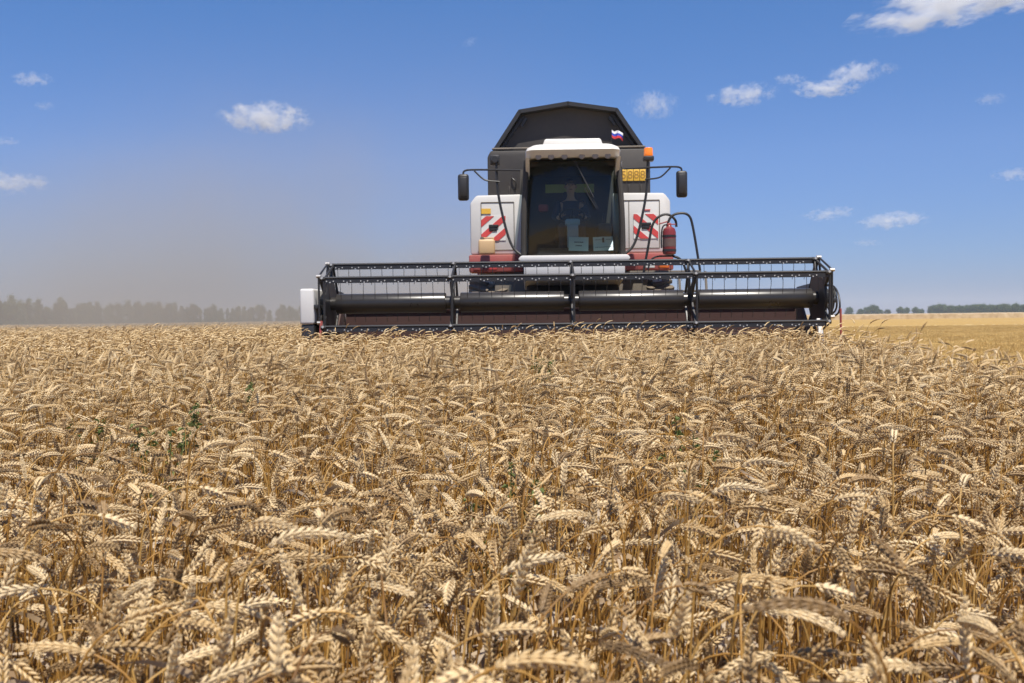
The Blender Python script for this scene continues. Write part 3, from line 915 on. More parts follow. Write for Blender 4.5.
for a, b in edges:
    d = (b - a).normalized(); nv = Vector((d.z, 0, -d.x))
    if nv.z < 0: nv = -nv
    poly = [a - d * 0.01 - nv * 0.015, b + d * 0.01 - nv * 0.015, b + d * 0.02 + nv * 0.05, a - d * 0.02 + nv * 0.05]
    prism_y(bm, [(p.x, p.z) for p in poly], 3.16, 5.85)
for s in (-1, 1):                       # inner ribs of the folding flaps
    prism_y(bm, [(s * 1.12, 3.99), (s * 1.17, 3.99), (s * 0.78, 4.56), (s * 0.72, 4.56)], 3.31, 3.365)
    prism_y(bm, [(s * 0.68, 4.51), (s * 0.725, 4.53), (s * 0.80, 4.39), (s * 0.77, 4.37)], 3.26, 3.31)
obj('tank_rim', bm, 'black', tank)
bm = B()
tube(bm, [(-1.28, 3.13, 3.985), (1.28, 3.13, 3.985)], 0.018, 8)
obj('tank_rail', bm, 'dark_metal', tank)
for k, ch in enumerate('5888'):
    bm = B(); cx = 0.915 + k * 0.105
    box(bm, cx - 0.048, cx + 0.048, 3.10, 3.116, 3.415, 3.605, 0.003)
    text_into(bm, ch, 0.185, (cx, 3.098, 3.51), 1, 0.002)
    obj('number_plate', bm, ['yellow', 'ochre'], tank)
# --- cab
CY0, CY1 = 1.55, 2.95
bm = B()
box(bm, -0.80, 0.80, 1.66, CY1, 1.98, 2.08, 0.02)                       # floor
box(bm, -0.80, 0.80, CY1 - 0.08, CY1, 2.08, 3.56, 0.02)                 # rear wall
for s in (-1, 1):
    tube(bm, smooth_path([(s * 0.765, 1.80, 2.06), (s * 0.755, 1.72, 2.7), (s * 0.705, 1.80, 3.56)], 2), 0.042, 8)
    box(bm, s * 0.78 - 0.04, s * 0.78 + 0.04, CY1 - 0.16, CY1 - 0.06, 2.06, 3.58, 0.01)
    box(bm, s * 0.78 - 0.03, s * 0.78 + 0.03, 1.82, CY1 - 0.1, 2.04, 2.20, 0.01)
box(bm, -0.68, 0.68, 1.78, CY1 - 0.1, 3.46, 3.545, 0.02)                # headliner
box(bm, -0.55, 0.55, 1.80, 2.05, 2.08, 2.22, 0.03)                      # dash ledge
cab = obj('cab', bm, 'interior', CMB)
# windscreen: gently wrapped pane, bulging forward, leaning
def screen(off):
    bm = B(); rows = []
    for j in range(13):
        v = j / 12; z = 2.09 + v * 1.46
        hw = 0.725 - 0.05 * v ** 1.5
        row = []
        for i in range(25):
            u = -1 + 2 * i / 24
            y = 1.50 + 0.26 * abs(u) ** 2.6 + 0.10 * (2 * v - 0.75) ** 2
            row.append(bm.verts.new((u * hw, y + off, z)))
        rows.append(row)
    for a, b in zip(rows, rows[1:]):
        for i in range(24): bm.faces.new((a[i], a[i + 1], b[i + 1], b[i]))
    return bm
obj('windscreen', screen(0), 'glass', cab, smooth=60)
for s in (-1, 1):
    bm = B(); v = [bm.verts.new(p) for p in ((s * 0.80, 1.82, 2.2), (s * 0.80, CY1 - 0.14, 2.2), (s * 0.77, CY1 - 0.14, 3.54), (s * 0.765, 1.82, 3.54))]
    bm.faces.new(v); obj('side_window', bm, 'glass', cab)
    bm = B()                             # black rubber edge of the windscreen
    pts_ = [(s * (0.735 - 0.05 * (j / 12) ** 1.5), 1.75 + 0.10 * (2 * j / 12 - 0.75) ** 2, 2.09 + j / 12 * 1.46) for j in range(13)]
    tube(bm, pts_, 0.022, 6); obj('window_seal', bm, 'black', cab)
# roof: a rounded shell with a hollow underside that overhangs the screen
bm = B()
def ring_r(hw, y0, y1, z, rad, n=6):
    out = []
    for cx, cy, a0 in ((hw - rad, y1 - rad, 0), (-hw + rad, y1 - rad, 90), (-hw + rad, y0 + rad, 180), (hw - rad, y0 + rad, 270)):
        for k in range(n + 1):
            a = R(a0 + 90 * k / n); out.append(bm.verts.new((cx + rad * math.cos(a), cy + rad * math.sin(a), z)))
    return out
rings = [ring_r(0.60, 1.62, 2.98, 3.585, 0.16), ring_r(0.685, 1.50, 3.02, 3.55, 0.18), ring_r(0.705, 1.475, 3.03, 3.56, 0.18), ring_r(0.715, 1.38, 3.04, 3.655, 0.18),
         ring_r(0.69, 1.40, 3.03, 3.705, 0.18), ring_r(0.62, 1.45, 2.98, 3.745, 0.18)]
for a, b in zip(rings, rings[1:]):
    n = len(a)
    for k in range(n): bm.faces.new((a[k], a[(k + 1) % n], b[(k + 1) % n], b[k]))
bm.faces.new(rings[0]); bm.faces.new(rings[-1])
prism_y(bm, [(-0.46, 3.74), (0.46, 3.74), (0.42, 3.85), (-0.42, 3.85)], 1.56, 2.8, bev=0.025)
obj('cab_roof', bm, 'cab_white', cab, smooth=50)
for s in (-1, 1):                        # cheeks of the roof reaching down along the pillars
    bm = B()
    prism_x(bm, [(1.46, 3.56), (1.95, 3.56), (2.0, 3.30), (1.90, 3.28), (1.70, 3.42)], s * 0.655, s * 0.715, bev=0.012)
    obj('roof_cheek', bm, 'cab_white', cab)
for x in (-0.52, -0.33, -0.13, 0.13, 0.33, 0.52):
    bm = B(); lathe(bm, [(0.03, 0.06), (0.042, 0.03), (0.046, -0.02), (0.036, -0.026)], (x, 1.475, 3.565), 14, 'Y')
    obj('work_light', bm, 'lamp_housing', cab)
bm = B()                                 # wiper
tube(bm, [(0.02, 1.545, 3.52), (0.30, 1.475, 2.95)], 0.010, 6); tube(bm, [(0.16, 1.50, 3.10), (0.34, 1.485, 2.78)], 0.008, 6); tube(bm, [(0.19, 1.50, 3.10), (0.37, 1.487, 2.78)], 0.006, 6)
obj('wiper', bm, 'black', cab)
# white sill and apron below the windscreen
bm = B()
poly = []
prism_y(bm, [(-0.80, 1.985), (0.80, 1.985), (0.845, 2.03), (0.80, 2.085), (-0.80, 2.085), (-0.845, 2.03)], 1.41, 1.95, bev=0.02)
obj('cab_sill', bm, 'white', cab)
bm = B(); prism_x(bm, [(1.43, 1.98), (2.6, 1.98), (2.6, 1.60), (1.45, 1.74)], -0.76, 0.76, bev=0.02)
obj('apron', bm, 'white', cab)
# interior: seat, steering column and wheel, rear board
bm = B()
box(bm, -0.27, 0.27, 2.25, 2.72, 2.36, 2.48, 0.04); box(bm, -0.25, 0.25, 2.66, 2.80, 2.46, 3.02, 0.05); box(bm, -0.12, 0.12, 2.70, 2.80, 3.04, 3.20, 0.04); box(bm, -0.2, 0.2, 2.35, 2.65, 2.08, 2.36, 0.03)
obj('seat', bm, 'seat', cab)
bm = B()
prism_x(bm, [(1.78, 2.22), (1.90, 2.22), (1.98, 2.52), (1.96, 2.64), (1.86, 2.64), (1.80, 2.5)], -0.085, 0.085, bev=0.02)
box(bm, -0.115, 0.115, 1.82, 1.98, 2.57, 2.67, 0.03)
obj('steering_column', bm, 'blueplastic', cab)
bm = B()
mt = Matrix.Translation((0, 1.98, 2.73)) @ Matrix.Rotation(R(-28), 4, 'X')
ring = [mt @ Vector((0.19 * math.cos(2 * PI * k / 24), 0.19 * math.sin(2 * PI * k / 24), 0)) for k in range(25)]
tube(bm, ring, 0.015, 7)
for k in range(3):
    a = 2 * PI * k / 3 + 0.5; tube(bm, [mt @ Vector((0, 0, -0.02)), mt @ Vector((0.19 * math.cos(a), 0.19 * math.sin(a), 0))], 0.012, 6)
tube(bm, [mt @ Vector((0, 0, 0)), mt @ Vector((0, 0, -0.1))], 0.03, 8)
obj('steering_wheel', bm, 'black', cab)
bm = B(); box(bm, -0.40, 0.40, CY1 - 0.10, CY1 - 0.083, 3.20, 3.34, 0.004); obj('rear_window', bm, 'backboard', cab)
bm = B(); box(bm, -0.52, -0.36, 2.5, 2.62, 2.86, 2.98, 0.03); obj('console_pad', bm, 'red', cab)
bm = B(); box(bm, 0.40, 0.62, 2.1, 2.6, 2.40, 2.62, 0.04); tube(bm, [(0.5, 2.2, 2.6), (0.5, 2.12, 2.78)], 0.018, 7); obj('armrest_console', bm, 'seat', cab)
# --- mirrors, beacon and tubes
for s in (-1, 1):
    mx = s * 1.68
    bm = B(); box(bm, mx - 0.085, mx + 0.085, 1.80, 1.89, 2.97, 3.38, 0.04, seg=3)
    box(bm, mx - 0.06, mx + 0.06, 1.77, 1.81, 3.02, 3.33, 0.02, seg=2)
    mir = obj('mirror', bm, 'black', CMB)
    bm = B(); box(bm, mx - 0.065, mx + 0.065, 1.888, 1.897, 3.0, 3.35, 0.003); obj('mirror_glass', bm, 'mirror', mir)
    bm = B()
    tube(bm, smooth_path([(mx, 1.85, 3.36), (mx, 1.85, 3.43), (mx - s * 0.12, 1.85, 3.45), (s * 0.8, 1.88, 3.43)], 2), 0.015, 7)
    tube(bm, smooth_path([(mx - s * 0.17, 1.85, 3.43), (mx - s * 0.30, 1.85, 3.30), (mx - s * 0.38, 1.85, 3.27), (s * 1.12, 1.88, 3.26)], 1), 0.013, 7)
    # long stay from the mirror frame down to the cab floor
    tube(bm, smooth_path([(s * 1.17, 1.90, 3.56), (s * 1.16, 1.90, 3.10), (s * 1.03, 1.86, 2.50), (s * 0.93, 1.82, 2.22), (s * 0.80, 1.80, 2.12)], 3), 0.020, 8)
    obj('mirror_arm', bm, 'black', mir)
bm = B(); box(bm, 1.10, 1.26, 1.83, 1.97, 3.54, 3.62, 0.02)
bc = obj('beacon', bm, 'black', CMB)
bm = B(); lathe(bm, [(0.064, -0.065), (0.07, -0.05), (0.067, 0.045), (0.058, 0.062), (0.03, 0.066)], (0, 0, 0), 20)
obj('beacon_lens', bm, 'beacon', bc, loc=(1.18, 1.90, 3.685))
bm = B(); box(bm, -1.27, -1.12, 1.9, 2.0, 3.52, 3.68, 0.02); lathe(bm, [(0.05, -0.03), (0.06, 0.03)], (-1.19, 1.87, 3.60), 12, 'Y'); obj('side_work_light', bm, 'black', CMB)
# ladder platform and hand rails on the right
bm = B(); box(bm, 0.86, 1.95, 1.75, 2.58, 1.80, 1.85, 0.01)
for k in range(4): box(bm, 1.60, 1.98, 1.15 + k * 0.1, 1.38 + k * 0.1, 0.55 + k * 0.32, 0.58 + k * 0.32, 0.008)
for yy in (0, 1): tube(bm, [(1.59 + yy * 0.40, 1.2, 0.5), (1.59 + yy * 0.40, 1.62, 1.82)], 0.02, 7)
plat = obj('platform', bm, 'dark_metal', CMB)
bm = B()
tube(bm, smooth_path([(1.06, 1.62, 1.85), (1.14, 1.62, 2.25), (1.20, 1.62, 2.60), (1.40, 1.62, 2.72), (1.55, 1.62, 2.62), (1.56, 1.62, 2.50)], 3), 0.019, 8)
obj('handrail', bm, 'black', plat)
bm = B()
tube(bm, smooth_path([(1.70, 1.55, 1.80), (1.62, 1.55, 2.02), (1.46, 1.55, 2.06), (1.40, 1.55, 2.2), (1.41, 1.55, 2.58), (1.52, 1.55, 2.70), (1.74, 1.55, 2.70), (1.80, 1.55, 2.5), (1.90, 1.55, 1.83)], 3), 0.019, 8)
tube(bm, smooth_path([(1.12, 1.6, 1.86), (1.18, 1.6, 2.06), (1.48, 1.6, 2.06)], 2), 0.014, 7)
obj('handrail', bm, 'black', plat)

def on_machine(p):
    """a machine-space point as a world point"""
    return Matrix.Translation((0.92, 13.0, 0)) @ Matrix.Rotation(R(-1.2), 4, 'Z') @ Vector(p)
# --- loose things carried on the machine
bm = B()
fx = thing('fire_extinguisher', 'dark red fire extinguisher strapped upright to the rail beside the cab', 'fire extinguisher', on_machine((1.43, 1.48, 2.07)), R(-1.2))
lathe(bm, [(0.06, 0.0), (0.095, 0.015), (0.10, 0.04), (0.10, 0.34), (0.085, 0.39), (0.04, 0.42), (0.03, 0.44)], (0, 0, 0), 24)
obj('cylinder', bm, 'ext_red', fx)
bm = B(); lathe(bm, [(0.1015, 0.12), (0.1015, 0.24)], (0, 0, 0), 24); obj('paper_label', bm, 'ext_label', fx)
for z in (0.05, 0.262):
    bm = B(); lathe(bm, [(0.1045, z), (0.1045, z + 0.032)], (0, 0, 0), 24); obj('strap', bm, 'black', fx)
bm = B(); box(bm, -0.03, 0.03, -0.03, 0.03, 0.435, 0.475, 0.008); box(bm, -0.02, 0.11, -0.012, 0.012, 0.478, 0.497, 0.004, mat=Matrix.Rotation(R(-16), 4, 'Y')); box(bm, -0.02, 0.10, -0.012, 0.012, 0.45, 0.465, 0.004)
obj('valve', bm, 'red', fx)
bm = B(); tube(bm, smooth_path([(-0.03, 0, 0.455), (-0.10, -0.02, 0.44), (-0.125, -0.03, 0.30), (-0.12, -0.03, 0.10)], 2), 0.012, 7); obj('hose', bm, 'black', fx)
jc = thing('jerrycan', 'translucent amber plastic jerrycan standing before the left white panel', 'jerrycan', on_machine((-1.37, 2.68, 2.187)), R(-1.2))
bm = B(); box(bm, -0.135, 0.135, -0.05, 0.05, 0.0, 0.25, 0.035, seg=3); box(bm, -0.05, 0.12, -0.018, 0.018, 0.262, 0.285, 0.008); box(bm, 0.09, 0.12, -0.018, 0.018, 0.235, 0.28, 0.006)
obj('container', bm, 'can', jc)
bm = B(); lathe(bm, [(0.028, 0.245), (0.028, 0.285), (0.024, 0.29)], (-0.075, 0, 0), 12); obj('cap', bm, 'dark_metal', jc)
fl = thing('flag', 'small white, blue and red striped flag flying above the cab roof', 'flag', on_machine((0.70, 2.9, 3.70)), R(-1.2))
bm = B(); tube(bm, [(0, 0, 0), (0, 0, 0.55)], 0.006, 6); obj('flagpole', bm, 'black', fl)
bm = B(); rows = []
for j in range(10):
    rows.append([bm.verts.new((0.006 + 0.18 * i / 15, 0.03 * math.sin(i * 0.75 + 0.3 * j) * (i / 15), 0.53 - 0.125 * j / 9 - 0.05 * (i / 15) - 0.018 * math.sin(i * 0.5))) for i in range(16)])
for j in range(9):
    for i in range(15):
        f = bm.faces.new((rows[j][i], rows[j][i + 1], rows[j + 1][i + 1], rows[j + 1][i])); f.material_index = j // 3
obj('cloth', bm, ['flag_white', 'flag_blue', 'flag_red'], fl, smooth=60)
for k, (cx, tl, lab) in enumerate(((0.075, 2, 'pale printed paper with two short lines, left one behind the windscreen'), (0.455, -2, 'pale printed paper with a dark mark on top, right one behind the windscreen'))):
    pn = thing('paper_notice', lab, 'paper notice', on_machine((cx, 1.66, 2.16)), R(-1.2), 'papers behind the windscreen')
    mt = Matrix.Rotation(R(-8), 4, 'X') @ Matrix.Rotation(R(tl), 4, 'Y')
    bm = B(); box(bm, -0.15, 0.15, -0.002, 0.002, 0.0, 0.215, mat=mt); obj('sheet', bm, 'paper', pn)
    bm = B()
    rr = random.Random(k)
    if k == 0: rowsx = [(0.135, -0.065, 0.065), (0.08, -0.045, 0.045)]
    else: rowsx = [(0.17, -0.12, 0.0), (0.17, 0.05, 0.11), (0.055, -0.12, 0.12)]
    for z, a, b in rowsx:
        x = a
        while x < b:
            w = rr.uniform(0.008, 0.022); box(bm, x, min(x + w, b + 0.01), -0.005, -0.003, z - 0.007 * (1 if k == 0 else 0.5), z + 0.007 * (1 if k == 0 else 0.5), mat=mt); x += w + 0.004
    if k == 1: box(bm, -0.01, 0.02, -0.005, -0.003, 0.125, 0.20, mat=mt)
    obj('print', bm, 'ink', pn)

# --- operator seated in the cab
def skin_body(name, verts, edges, radii, mat, parent, root=0, sub=2):
    me = bpy.data.meshes.new(name)
    me.from_pydata(verts, edges, [])
    o = bpy.data.objects.new(name, me); COL.objects.link(o)
    sm = o.modifiers.new('skin', 'SKIN'); sm.use_smooth_shade = True; sm.branch_smoothing = 0.6
    for i, r_ in enumerate(radii): me.skin_vertices[0].data[i].radius = (r_, r_) if not isinstance(r_, tuple) else r_
    me.skin_vertices[0].data[root].use_root = True
    ss = o.modifiers.new('sub', 'SUBSURF'); ss.levels = sub; ss.render_levels = sub
    dg = bpy.context.evaluated_depsgraph_get()
    me2 = bpy.data.meshes.new_from_object(o.evaluated_get(dg))
    bpy.data.objects.remove(o)
    me2.materials.clear(); me2.materials.append(M[mat])
    b = B(); b.from_mesh(me2); bpy.data.meshes.remove(me2)
    return b
ps = thing('person', 'driver in dark clothes seated at the steering wheel inside the cab', 'person', on_machine((0, 2.45, 2.48)), R(-1.2))
# local: y forward is -y, z up from the seat
jv = [(0, 0.10, 0.10), (0, 0.12, 0.30), (0, 0.10, 0.48), (0, 0.09, 0.58), (0, 0.06, 0.66), (0, 0.05, 0.74), (0, 0.05, 0.84)]
je = [(i, i + 1) for i in range(6)]
jr = [0.15, 0.14, 0.145, 0.065, 0.055, 0.088, 0.075]
def chain(start, pts_, rs):
    i0 = start
    for p, r_ in zip(pts_, rs):
        jv.append(p); jr.append(r_); je.append((i0, len(jv) - 1)); i0 = len(jv) - 1
    return i0
hand_ends = []
for s in (-1, 1):
    chain(2, [(s * 0.19, 0.09, 0.50), (s * 0.27, -0.03, 0.27), (s * 0.19, -0.30, 0.24), (s * 0.17, -0.37, 0.27)], [0.062, 0.047, 0.034, 0.030])
    chain(0, [(s * 0.12, 0.0, 0.08), (s * 0.15, -0.38, 0.09), (s * 0.15, -0.44, -0.34), (s * 0.15, -0.52, -0.37)], [0.095, 0.065, 0.045, 0.04])
bdy = skin_body('person_body', jv, je, jr, 'skin', None)
# fingers closing over the rim of the steering wheel
for s in (-1, 1):
    for k in range(4):
        a = Vector((s * 0.17 - s * 0.03 + s * 0.02 * k, -0.38, 0.28))
        tube(bdy, smooth_path([a, a + Vector((0, -0.035, 0.012)), a + Vector((0, -0.06, -0.008 - 0.003 * k)), a + Vector((0, -0.05, -0.032))], 1), 0.0085, 6, r1=0.0065)
    a = Vector((s * 0.135, -0.365, 0.27)); tube(bdy, smooth_path([a, a + Vector((-s * 0.025, -0.02, 0.0)), a + Vector((-s * 0.03, -0.05, 0.005))], 1), 0.010, 6, r1=0.008)
# nose and ears on the head
lathe(bdy, [(0.016, 0.74), (0.019, 0.752), (0.012, 0.785)], (0, -0.037, 0), 8)
for s in (-1, 1):
    lathe(bdy, [(0.012, 0.745), (0.02, 0.765), (0.016, 0.79)], (s * 0.083, 0.06, 0), 8)
obj('body', bdy, 'skin', ps, smooth=80)
cv = [(0, 0.10, 0.10), (0, 0.12, 0.30), (0, 0.10, 0.47), (0, 0.09, 0.55)]; ce = [(0, 1), (1, 2), (2, 3)]; cr = [0.163, 0.152, 0.156, 0.085]
jv, je, jr = cv, ce, cr
for s in (-1, 1):
    chain(2, [(s * 0.19, 0.09, 0.50), (s * 0.27, -0.03, 0.27), (s * 0.20, -0.26, 0.242)], [0.072, 0.056, 0.042])
    chain(0, [(s * 0.12, 0.0, 0.08), (s * 0.15, -0.38, 0.09), (s * 0.15, -0.44, -0.33)], [0.103, 0.074, 0.055])
obj('clothes', skin_body('clothes', jv, je, jr, 'shirt', None), 'shirt', ps, smooth=80)
bm = B(); bmesh.ops.create_uvsphere(bm, u_segments=20, v_segments=12, radius=0.1)
for v in bm.verts: v.co = Vector((v.co.x * 0.93, v.co.y * 1.02 + 0.068, 0.825 + v.co.z * 0.86 if v.co.z > 0 else 0.825 + v.co.z * (0.75 if v.co.y > 0.0 else 0.15)))
obj('hair', bm, 'hair', ps, smooth=80)
bm = B()
for s in (-1, 1):
    lathe(bm, [(0.003, -0.006), (0.010, 0.0), (0.003, 0.006)], (s * 0.031, -0.029, 0.79), 8, 'Y')
box(bm, -0.024, 0.024, -0.034, -0.026, 0.715, 0.722, 0.003)
obj('face_features', bm, 'hair', ps)

# ================================================================== trees
def m_leafy(name, c0, c1):
    t = NT(name)
    at = t.n('ShaderNodeAttribute', attribute_name='tint')
    oi = t.n('ShaderNodeObjectInfo')
    c = t.ramp(t.math('FRACT', t.math('ADD', at.outputs['Fac'], t.math('MULTIPLY', oi.outputs['Random'], 0.3))), [(0.0, c0), (1.0, c1)])
    t.l(c, t.b.inputs['Base Color']); t.b.inputs['Roughness'].default_value = 0.6; t.b.inputs['Specular IOR Level'].default_value = 0.2
    tl = t.n('ShaderNodeBsdfTranslucent'); t.l(c, tl.inputs[0])
    mx = t.n('ShaderNodeMixShader'); mx.inputs[0].default_value = 0.25
    t.l(t.b.outputs[0], mx.inputs[1]); t.l(tl.outputs[0], mx.inputs[2]); t.l(mx.outputs[0], t.out.inputs[0])
    return t.m
M['foliage'] = m_leafy('tree_foliage', (0.034, 0.065, 0.020), (0.085, 0.13, 0.04))
M['bark'] = painted('bark', (0.12, 0.095, 0.07), 0.9, dust=0.1)
def tree_meshes(seed, h, spread, base, nl, leaf, bushy=False):
    rr = random.Random(seed)
    bt = B()
    tube(bt, smooth_path([(0, 0, -0.1), (rr.gauss(0, 0.1), rr.gauss(0, 0.1), h * 0.4), (rr.gauss(0, 0.25), rr.gauss(0, 0.25), h * 0.85)], 1), h * 0.022, 7, r1=h * 0.006)
    clumps = []
    for i in range(rr.randint(24, 34)):
        u = rr.uniform(base, 0.95); a = rr.uniform(0, 2 * PI)
        w = spread * (math.sqrt(max(0.0, 1 - (u * 1.0) ** 2)) if bushy else (1 - 0.75 * u) * rr.uniform(0.6, 1.2)) * rr.uniform(0.2, 1.0)
        c = Vector((w * math.cos(a), w * math.sin(a), u * h)); clumps.append((c, rr.uniform(0.14, 0.32) * spread + 0.15))
        tube(bt, [(0, 0, max(0.1, min(c.z * 0.7, c.z - w * 0.9))), tuple(c)], h * 0.007, 5, r1=h * 0.002)
    V, F, T = [], [], []
    for i in range(nl):
        c, rad = rr.choice(clumps)
        d = Vector((rr.gauss(0, 1), rr.gauss(0, 1), rr.gauss(0, 1.1))) * rad * 0.62
        p = c + d
        L = leaf * rr.uniform(0.5, 1.3)
        n1 = Vector((rr.gauss(0, 1), rr.gauss(0, 1), rr.gauss(0, 1))).normalized(); n2 = n1.orthogonal().normalized()
        k = len(V); V += [p + n1 * L, p + n2 * L * 0.45, p - n1 * L, p - n2 * L * 0.45]; F.append((k, k + 1, k + 2, k + 3)); T += [rr.random()] * 4
    cm = mesh_from('crown', np.array([tuple(v) for v in V]), F, np.zeros(len(F)), ('foliage',), np.array(T), smooth=False)
    bmesh.ops.recalc_face_normals(bt, faces=bt.faces[:])
    tm = bpy.data.meshes.new('trunk'); bt.to_mesh(tm); bt.free(); tm.materials.append(M['bark']); finish_mesh(tm, 60)
    return tm, cm
TREES = [tree_meshes(100 + i, 7.0 + 0.9 * (i % 4), 1.9 + 0.35 * (i % 3), (0.0, 0.08, 0.02, 0.05)[i % 4], 4200, 0.21) for i in range(7)]
TREES += [tree_meshes(200 + i, 7.5, 3.6, 0.0, 6500, 0.26, True) for i in range(4)]
def plant_tree(x, y, sc, rz, label, group, k, wide=1.0):
    t = thing('tree', label, 'tree', (x, y, 0), rz, group)
    tm, cm = TREES[k]
    for nm, me in (('trunk', tm), ('crown', cm)):
        o = bpy.data.objects.new(nm, me); COL.objects.link(o); o.parent = t
    t.scale = (sc * wide, sc * wide, sc * (0.9 + 0.2 * ((k * 37) % 10) / 10))
    return t
rt = random.Random(21)
# windbreak behind the dust: a row that runs away from the camera towards the right
for i in range(146):
    u = max(0.0, (i + rt.uniform(-0.4, 0.4)) / 145)
    d = 185 + 250 * u ** 1.15
    px = -110 + 430 * u
    x = (px - 512) / 960 * d
    sc = rt.uniform(0.68, 0.98)
    lab = 'dull green tree of the left windbreak, veiled by drifting dust'
    plant_tree(x, d + rt.uniform(-4, 4), sc, rt.uniform(0, 6.28), lab, 'trees of the dusty windbreak', rt.randrange(7))
# trees on the right horizon
D2 = 620
spots2 = [(851, 1.15), (858, 0.9), (866, 1.1), (873, 1.3), (884, 0.8), (889, 0.75), (903, 1.05), (909, 0.95), (917, 1.0), (924, 0.8)]
for px, sc in spots2:
    plant_tree((px - 512) / 960 * D2, D2 + rt.uniform(-5, 5), sc * 0.62, rt.uniform(0, 6.28), 'dark round tree in the small separate clumps on the right horizon', 'separate trees on the right horizon', 7 + rt.randrange(4), 1.25)
px = 932
while px < 1045:
    d = D2 - (px - 932) * 1.0
    plant_tree((px - 512) / 960 * d, d + rt.uniform(-6, 6), rt.uniform(0.5, 0.82), rt.uniform(0, 6.28), 'dark green tree of the closed tree belt at the far right horizon', 'trees of the right tree belt', rt.choice((0, 2, 7, 8, 9, 10)), 1.35)
    px += rt.uniform(1.4, 2.3)

# ================================================================== dust raised by the machine
def m_dust():
    t = NT('field_dust')
    t.t.nodes.remove(t.b)
    pos = t.n('ShaderNodeNewGeometry').outputs['Position']
    sep = t.n('ShaderNodeSeparateXYZ'); t.l(pos, sep.inputs[0])
    X, Y, Z = sep.outputs
    def mr(v, a, b, c, d, interp='SMOOTHSTEP'):
        m = t.n('ShaderNodeMapRange'); m.interpolation_type = interp; t.l(v, m.inputs[0])
        for i, q in enumerate((a, b, c, d)): m.inputs[1 + i].default_value = q
        return m.outputs[0]
    warp = t.n('ShaderNodeTexNoise'); warp.inputs['Scale'].default_value = 0.06; warp.inputs['Detail'].default_value = 5; t.l(pos, warp.inputs['Vector'])
    n = mr(warp.outputs['Fac'], 0.41, 0.60, 0.05, 2.0)
    top = t.math('SUBTRACT', Z, t.math('MULTIPLY', t.math('SUBTRACT', warp.outputs['Fac'], 0.5), 9.0))
    fz = mr(top, 0.8, 8.3, 1.0, 0.0)
    fx = t.math('MULTIPLY', t.math('MULTIPLY', mr(X, 2.6, -1.5, 0.0, 1.0), mr(X, -70, -25, 0.0, 1.0)), mr(X, -34, -2, 0.5, 2.9))
    fy = t.math('MULTIPLY', mr(Y, 17.5, 26, 0.0, 1.0), mr(Y, 80, 45, 0.0, 1.0))
    d = t.math('MULTIPLY', t.math('MULTIPLY', fz, n), t.math('MULTIPLY', fx, fy))
    # the fresh, thickest billow just behind the machine's left side
    mp = t.n('ShaderNodeMapping'); mp.inputs['Location'].default_value = (0.62, -2.5, -0.30); mp.inputs['Scale'].default_value = (0.125, 0.09, 0.155); t.l(pos, mp.inputs[0])
    ln = t.n('ShaderNodeVectorMath', operation='LENGTH'); t.l(mp.outputs[0], ln.inputs[0])
    w2 = t.n('ShaderNodeTexNoise'); w2.inputs['Scale'].default_value = 0.16; w2.inputs['Detail'].default_value = 4; t.l(pos, w2.inputs['Vector'])
    lump = t.math('MULTIPLY', mr(ln.outputs['Value'], 0.1, 1.0, 1.5, 0.0), mr(w2.outputs['Fac'], 0.38, 0.6, 0.25, 1.4))
    d = t.math('ADD', t.math('MULTIPLY', d, 0.85), t.math('MULTIPLY', lump, mr(Y, 17.2, 19.5, 0.0, 1.0)))
    d = t.math('MULTIPLY', d, 0.018)
    v = t.n('ShaderNodeVolumePrincipled'); v.inputs['Color'].default_value = (0.545, 0.51, 0.45, 1); v.inputs['Anisotropy'].default_value = 0.0
    t.l(d, v.inputs['Density']); t.l(v.outputs[0], t.out.inputs['Volume'])
    return t.m
M['dust'] = m_dust()
bm = B(); box(bm, -72, 3.0, 17, 96, 0.02, 17)
dust = obj('dust_cloud', bm, 'dust', smooth=0)
tag(dust, 'tan dust drifting off to the left behind the harvester', 'dust', kind='stuff')

# haze over the whole plain
hz = NT('haze_air'); hz.t.nodes.remove(hz.b)
v = hz.n('ShaderNodeVolumePrincipled'); v.inputs['Color'].default_value = (0.72, 0.84, 1.0, 1); v.inputs['Density'].default_value = 0.00030
hz.l(v.outputs[0], hz.out.inputs['Volume']); M['haze'] = hz.m
bm = B(); box(bm, -1500, 1500, -1500, 1500, -1.0, 22.0)
tag(obj('haze', bm, 'haze', smooth=0), 'thin summer haze over the fields', 'haze', kind='stuff')

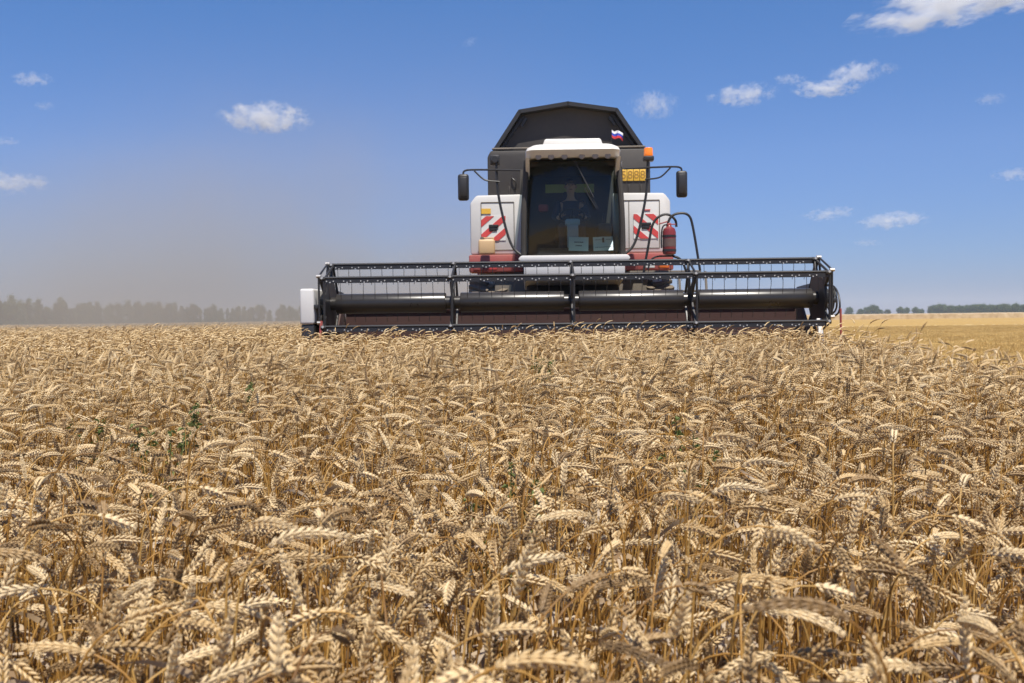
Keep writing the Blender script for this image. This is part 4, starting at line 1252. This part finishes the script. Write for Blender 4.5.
# ================================================================== clouds
def m_cloud(dens):
    t = NT('cloud_vapour'); t.t.nodes.remove(t.b)
    co = t.n('ShaderNodeTexCoord').outputs['Object']
    oi = t.n('ShaderNodeObjectInfo')
    of = t.n('ShaderNodeVectorMath', operation='SCALE'); t.l(oi.outputs['Location'], of.inputs[0]); of.inputs['Scale'].default_value = 0.013
    ad = t.n('ShaderNodeVectorMath', operation='ADD'); t.l(co, ad.inputs[0]); t.l(of.outputs[0], ad.inputs[1])
    mp = t.n('ShaderNodeMapping'); mp.inputs['Scale'].default_value = (1.7, 1.5, 0.7); t.l(ad.outputs[0], mp.inputs[0])
    n = t.noise(2.1, 8, mp.outputs[0], 0.68)
    ln = t.n('ShaderNodeVectorMath', operation='LENGTH'); t.l(co, ln.inputs[0])
    edge = t.math('SUBTRACT', 1.0, ln.outputs['Value'])
    s = t.math('ADD', t.math('MULTIPLY', edge, 0.95), t.math('MULTIPLY', t.math('SUBTRACT', n, 0.5), 5.2))
    m = t.n('ShaderNodeMapRange'); m.interpolation_type = 'SMOOTHSTEP'; t.l(s, m.inputs[0])
    m.inputs[1].default_value = 0.32; m.inputs[2].default_value = 0.95
    e2 = t.n('ShaderNodeMapRange'); t.l(edge, e2.inputs[0]); e2.inputs[1].default_value = 0.0; e2.inputs[2].default_value = 0.25
    d = t.math('MULTIPLY', t.math('MULTIPLY', m.outputs[0], e2.outputs[0]), dens * 0.75)
    v = t.n('ShaderNodeVolumePrincipled'); v.inputs['Color'].default_value = (1.0, 1.0, 1.0, 1); v.inputs['Anisotropy'].default_value = -0.1
    t.l(d, v.inputs['Density']); t.l(v.outputs[0], t.out.inputs['Volume'])
    return t.m
CLOUD_D = 3000
clouds = [(268, 119, 92, 30, 0.03, 0, 'bright ragged cloud alone in the blue above the dust, left of the harvester'),
          (34, 81, 44, 14, 0.016, 0, 'small thin cloud high at the left edge, upper one of two'),
          (47, 107, 24, 9, 0.012, 0, 'tiny faint cloud just below the small thin one at upper left'),
          (8, 142, 30, 9, 0.010, 0, 'faint wisp at the left edge between the higher and the lower cloud'),
          (8, 183, 84, 24, 0.014, 0, 'soft pale cloud low at the left edge above the dust'),
          (653, 106, 50, 28, 0.018, 0, 'round soft cloud just right of the grain tank top'),
          (742, 96, 70, 22, 0.022, -4, 'flat bright cloud right of the round cloud, below the tiny one'),
          (788, 81, 34, 11, 0.018, 0, 'tiny flat cloud between the larger two right of the harvester'),
          (852, 75, 62, 24, 0.022, -8, 'puffy bright cloud below the big corner cloud, above a flat streak'),
          (824, 90, 66, 17, 0.034, 0, 'long flat streak of cloud directly under the puffy bright one'),
          (886, 70, 24, 11, 0.014, 0, 'small cloud tuft right beside the puffy bright one'),
          (960, 5, 215, 32, 0.026, -8, 'large bright cloud cut off by the top right corner'),
          (988, 100, 32, 14, 0.012, 0, 'small faint cloud high near the right edge'),
          (1014, 175, 48, 13, 0.014, 0, 'thin cloud at the right edge halfway down the sky'),
          (828, 214, 58, 14, 0.014, -5, 'thin cloud low at right, left of the brighter low one'),
          (892, 221, 70, 18, 0.020, -4, 'brighter flat cloud low in the sky at right'),
          (866, 243, 28, 8, 0.012, 0, 'tiny flat cloud lowest of all at right'),
          (470, 44, 18, 10, 0.008, -25, 'tiny wisp high above, left of the grain tank')]
CM = {}
cs, sn = math.cos(R(0.7)), math.sin(R(0.7))
for px, py, w, h, de, tl, lab in clouds:
    if de not in CM: CM[de] = m_cloud(de)
    dx, dy = px - 512, py - 341.5
    ux, uy = dx * cs - dy * sn, dy * cs + dx * sn      # direction on a level horizon
    el = math.atan2(-uy - 23.5, 960)
    k = CLOUD_D / 960
    bm = B(); bmesh.ops.create_icosphere(bm, subdivisions=2, radius=1.0)
    o = obj('cloud', bm, CM[de], smooth=0, loc=(ux * k, CLOUD_D, CAM_Z + math.tan(el) * CLOUD_D))
    o.scale = (w * 0.58 * k, w * 0.42 * k, h * 0.58 * k)
    o.rotation_euler = (0, R(tl), 0)
    tag(o, lab, 'cloud', 'clouds in the blue sky')
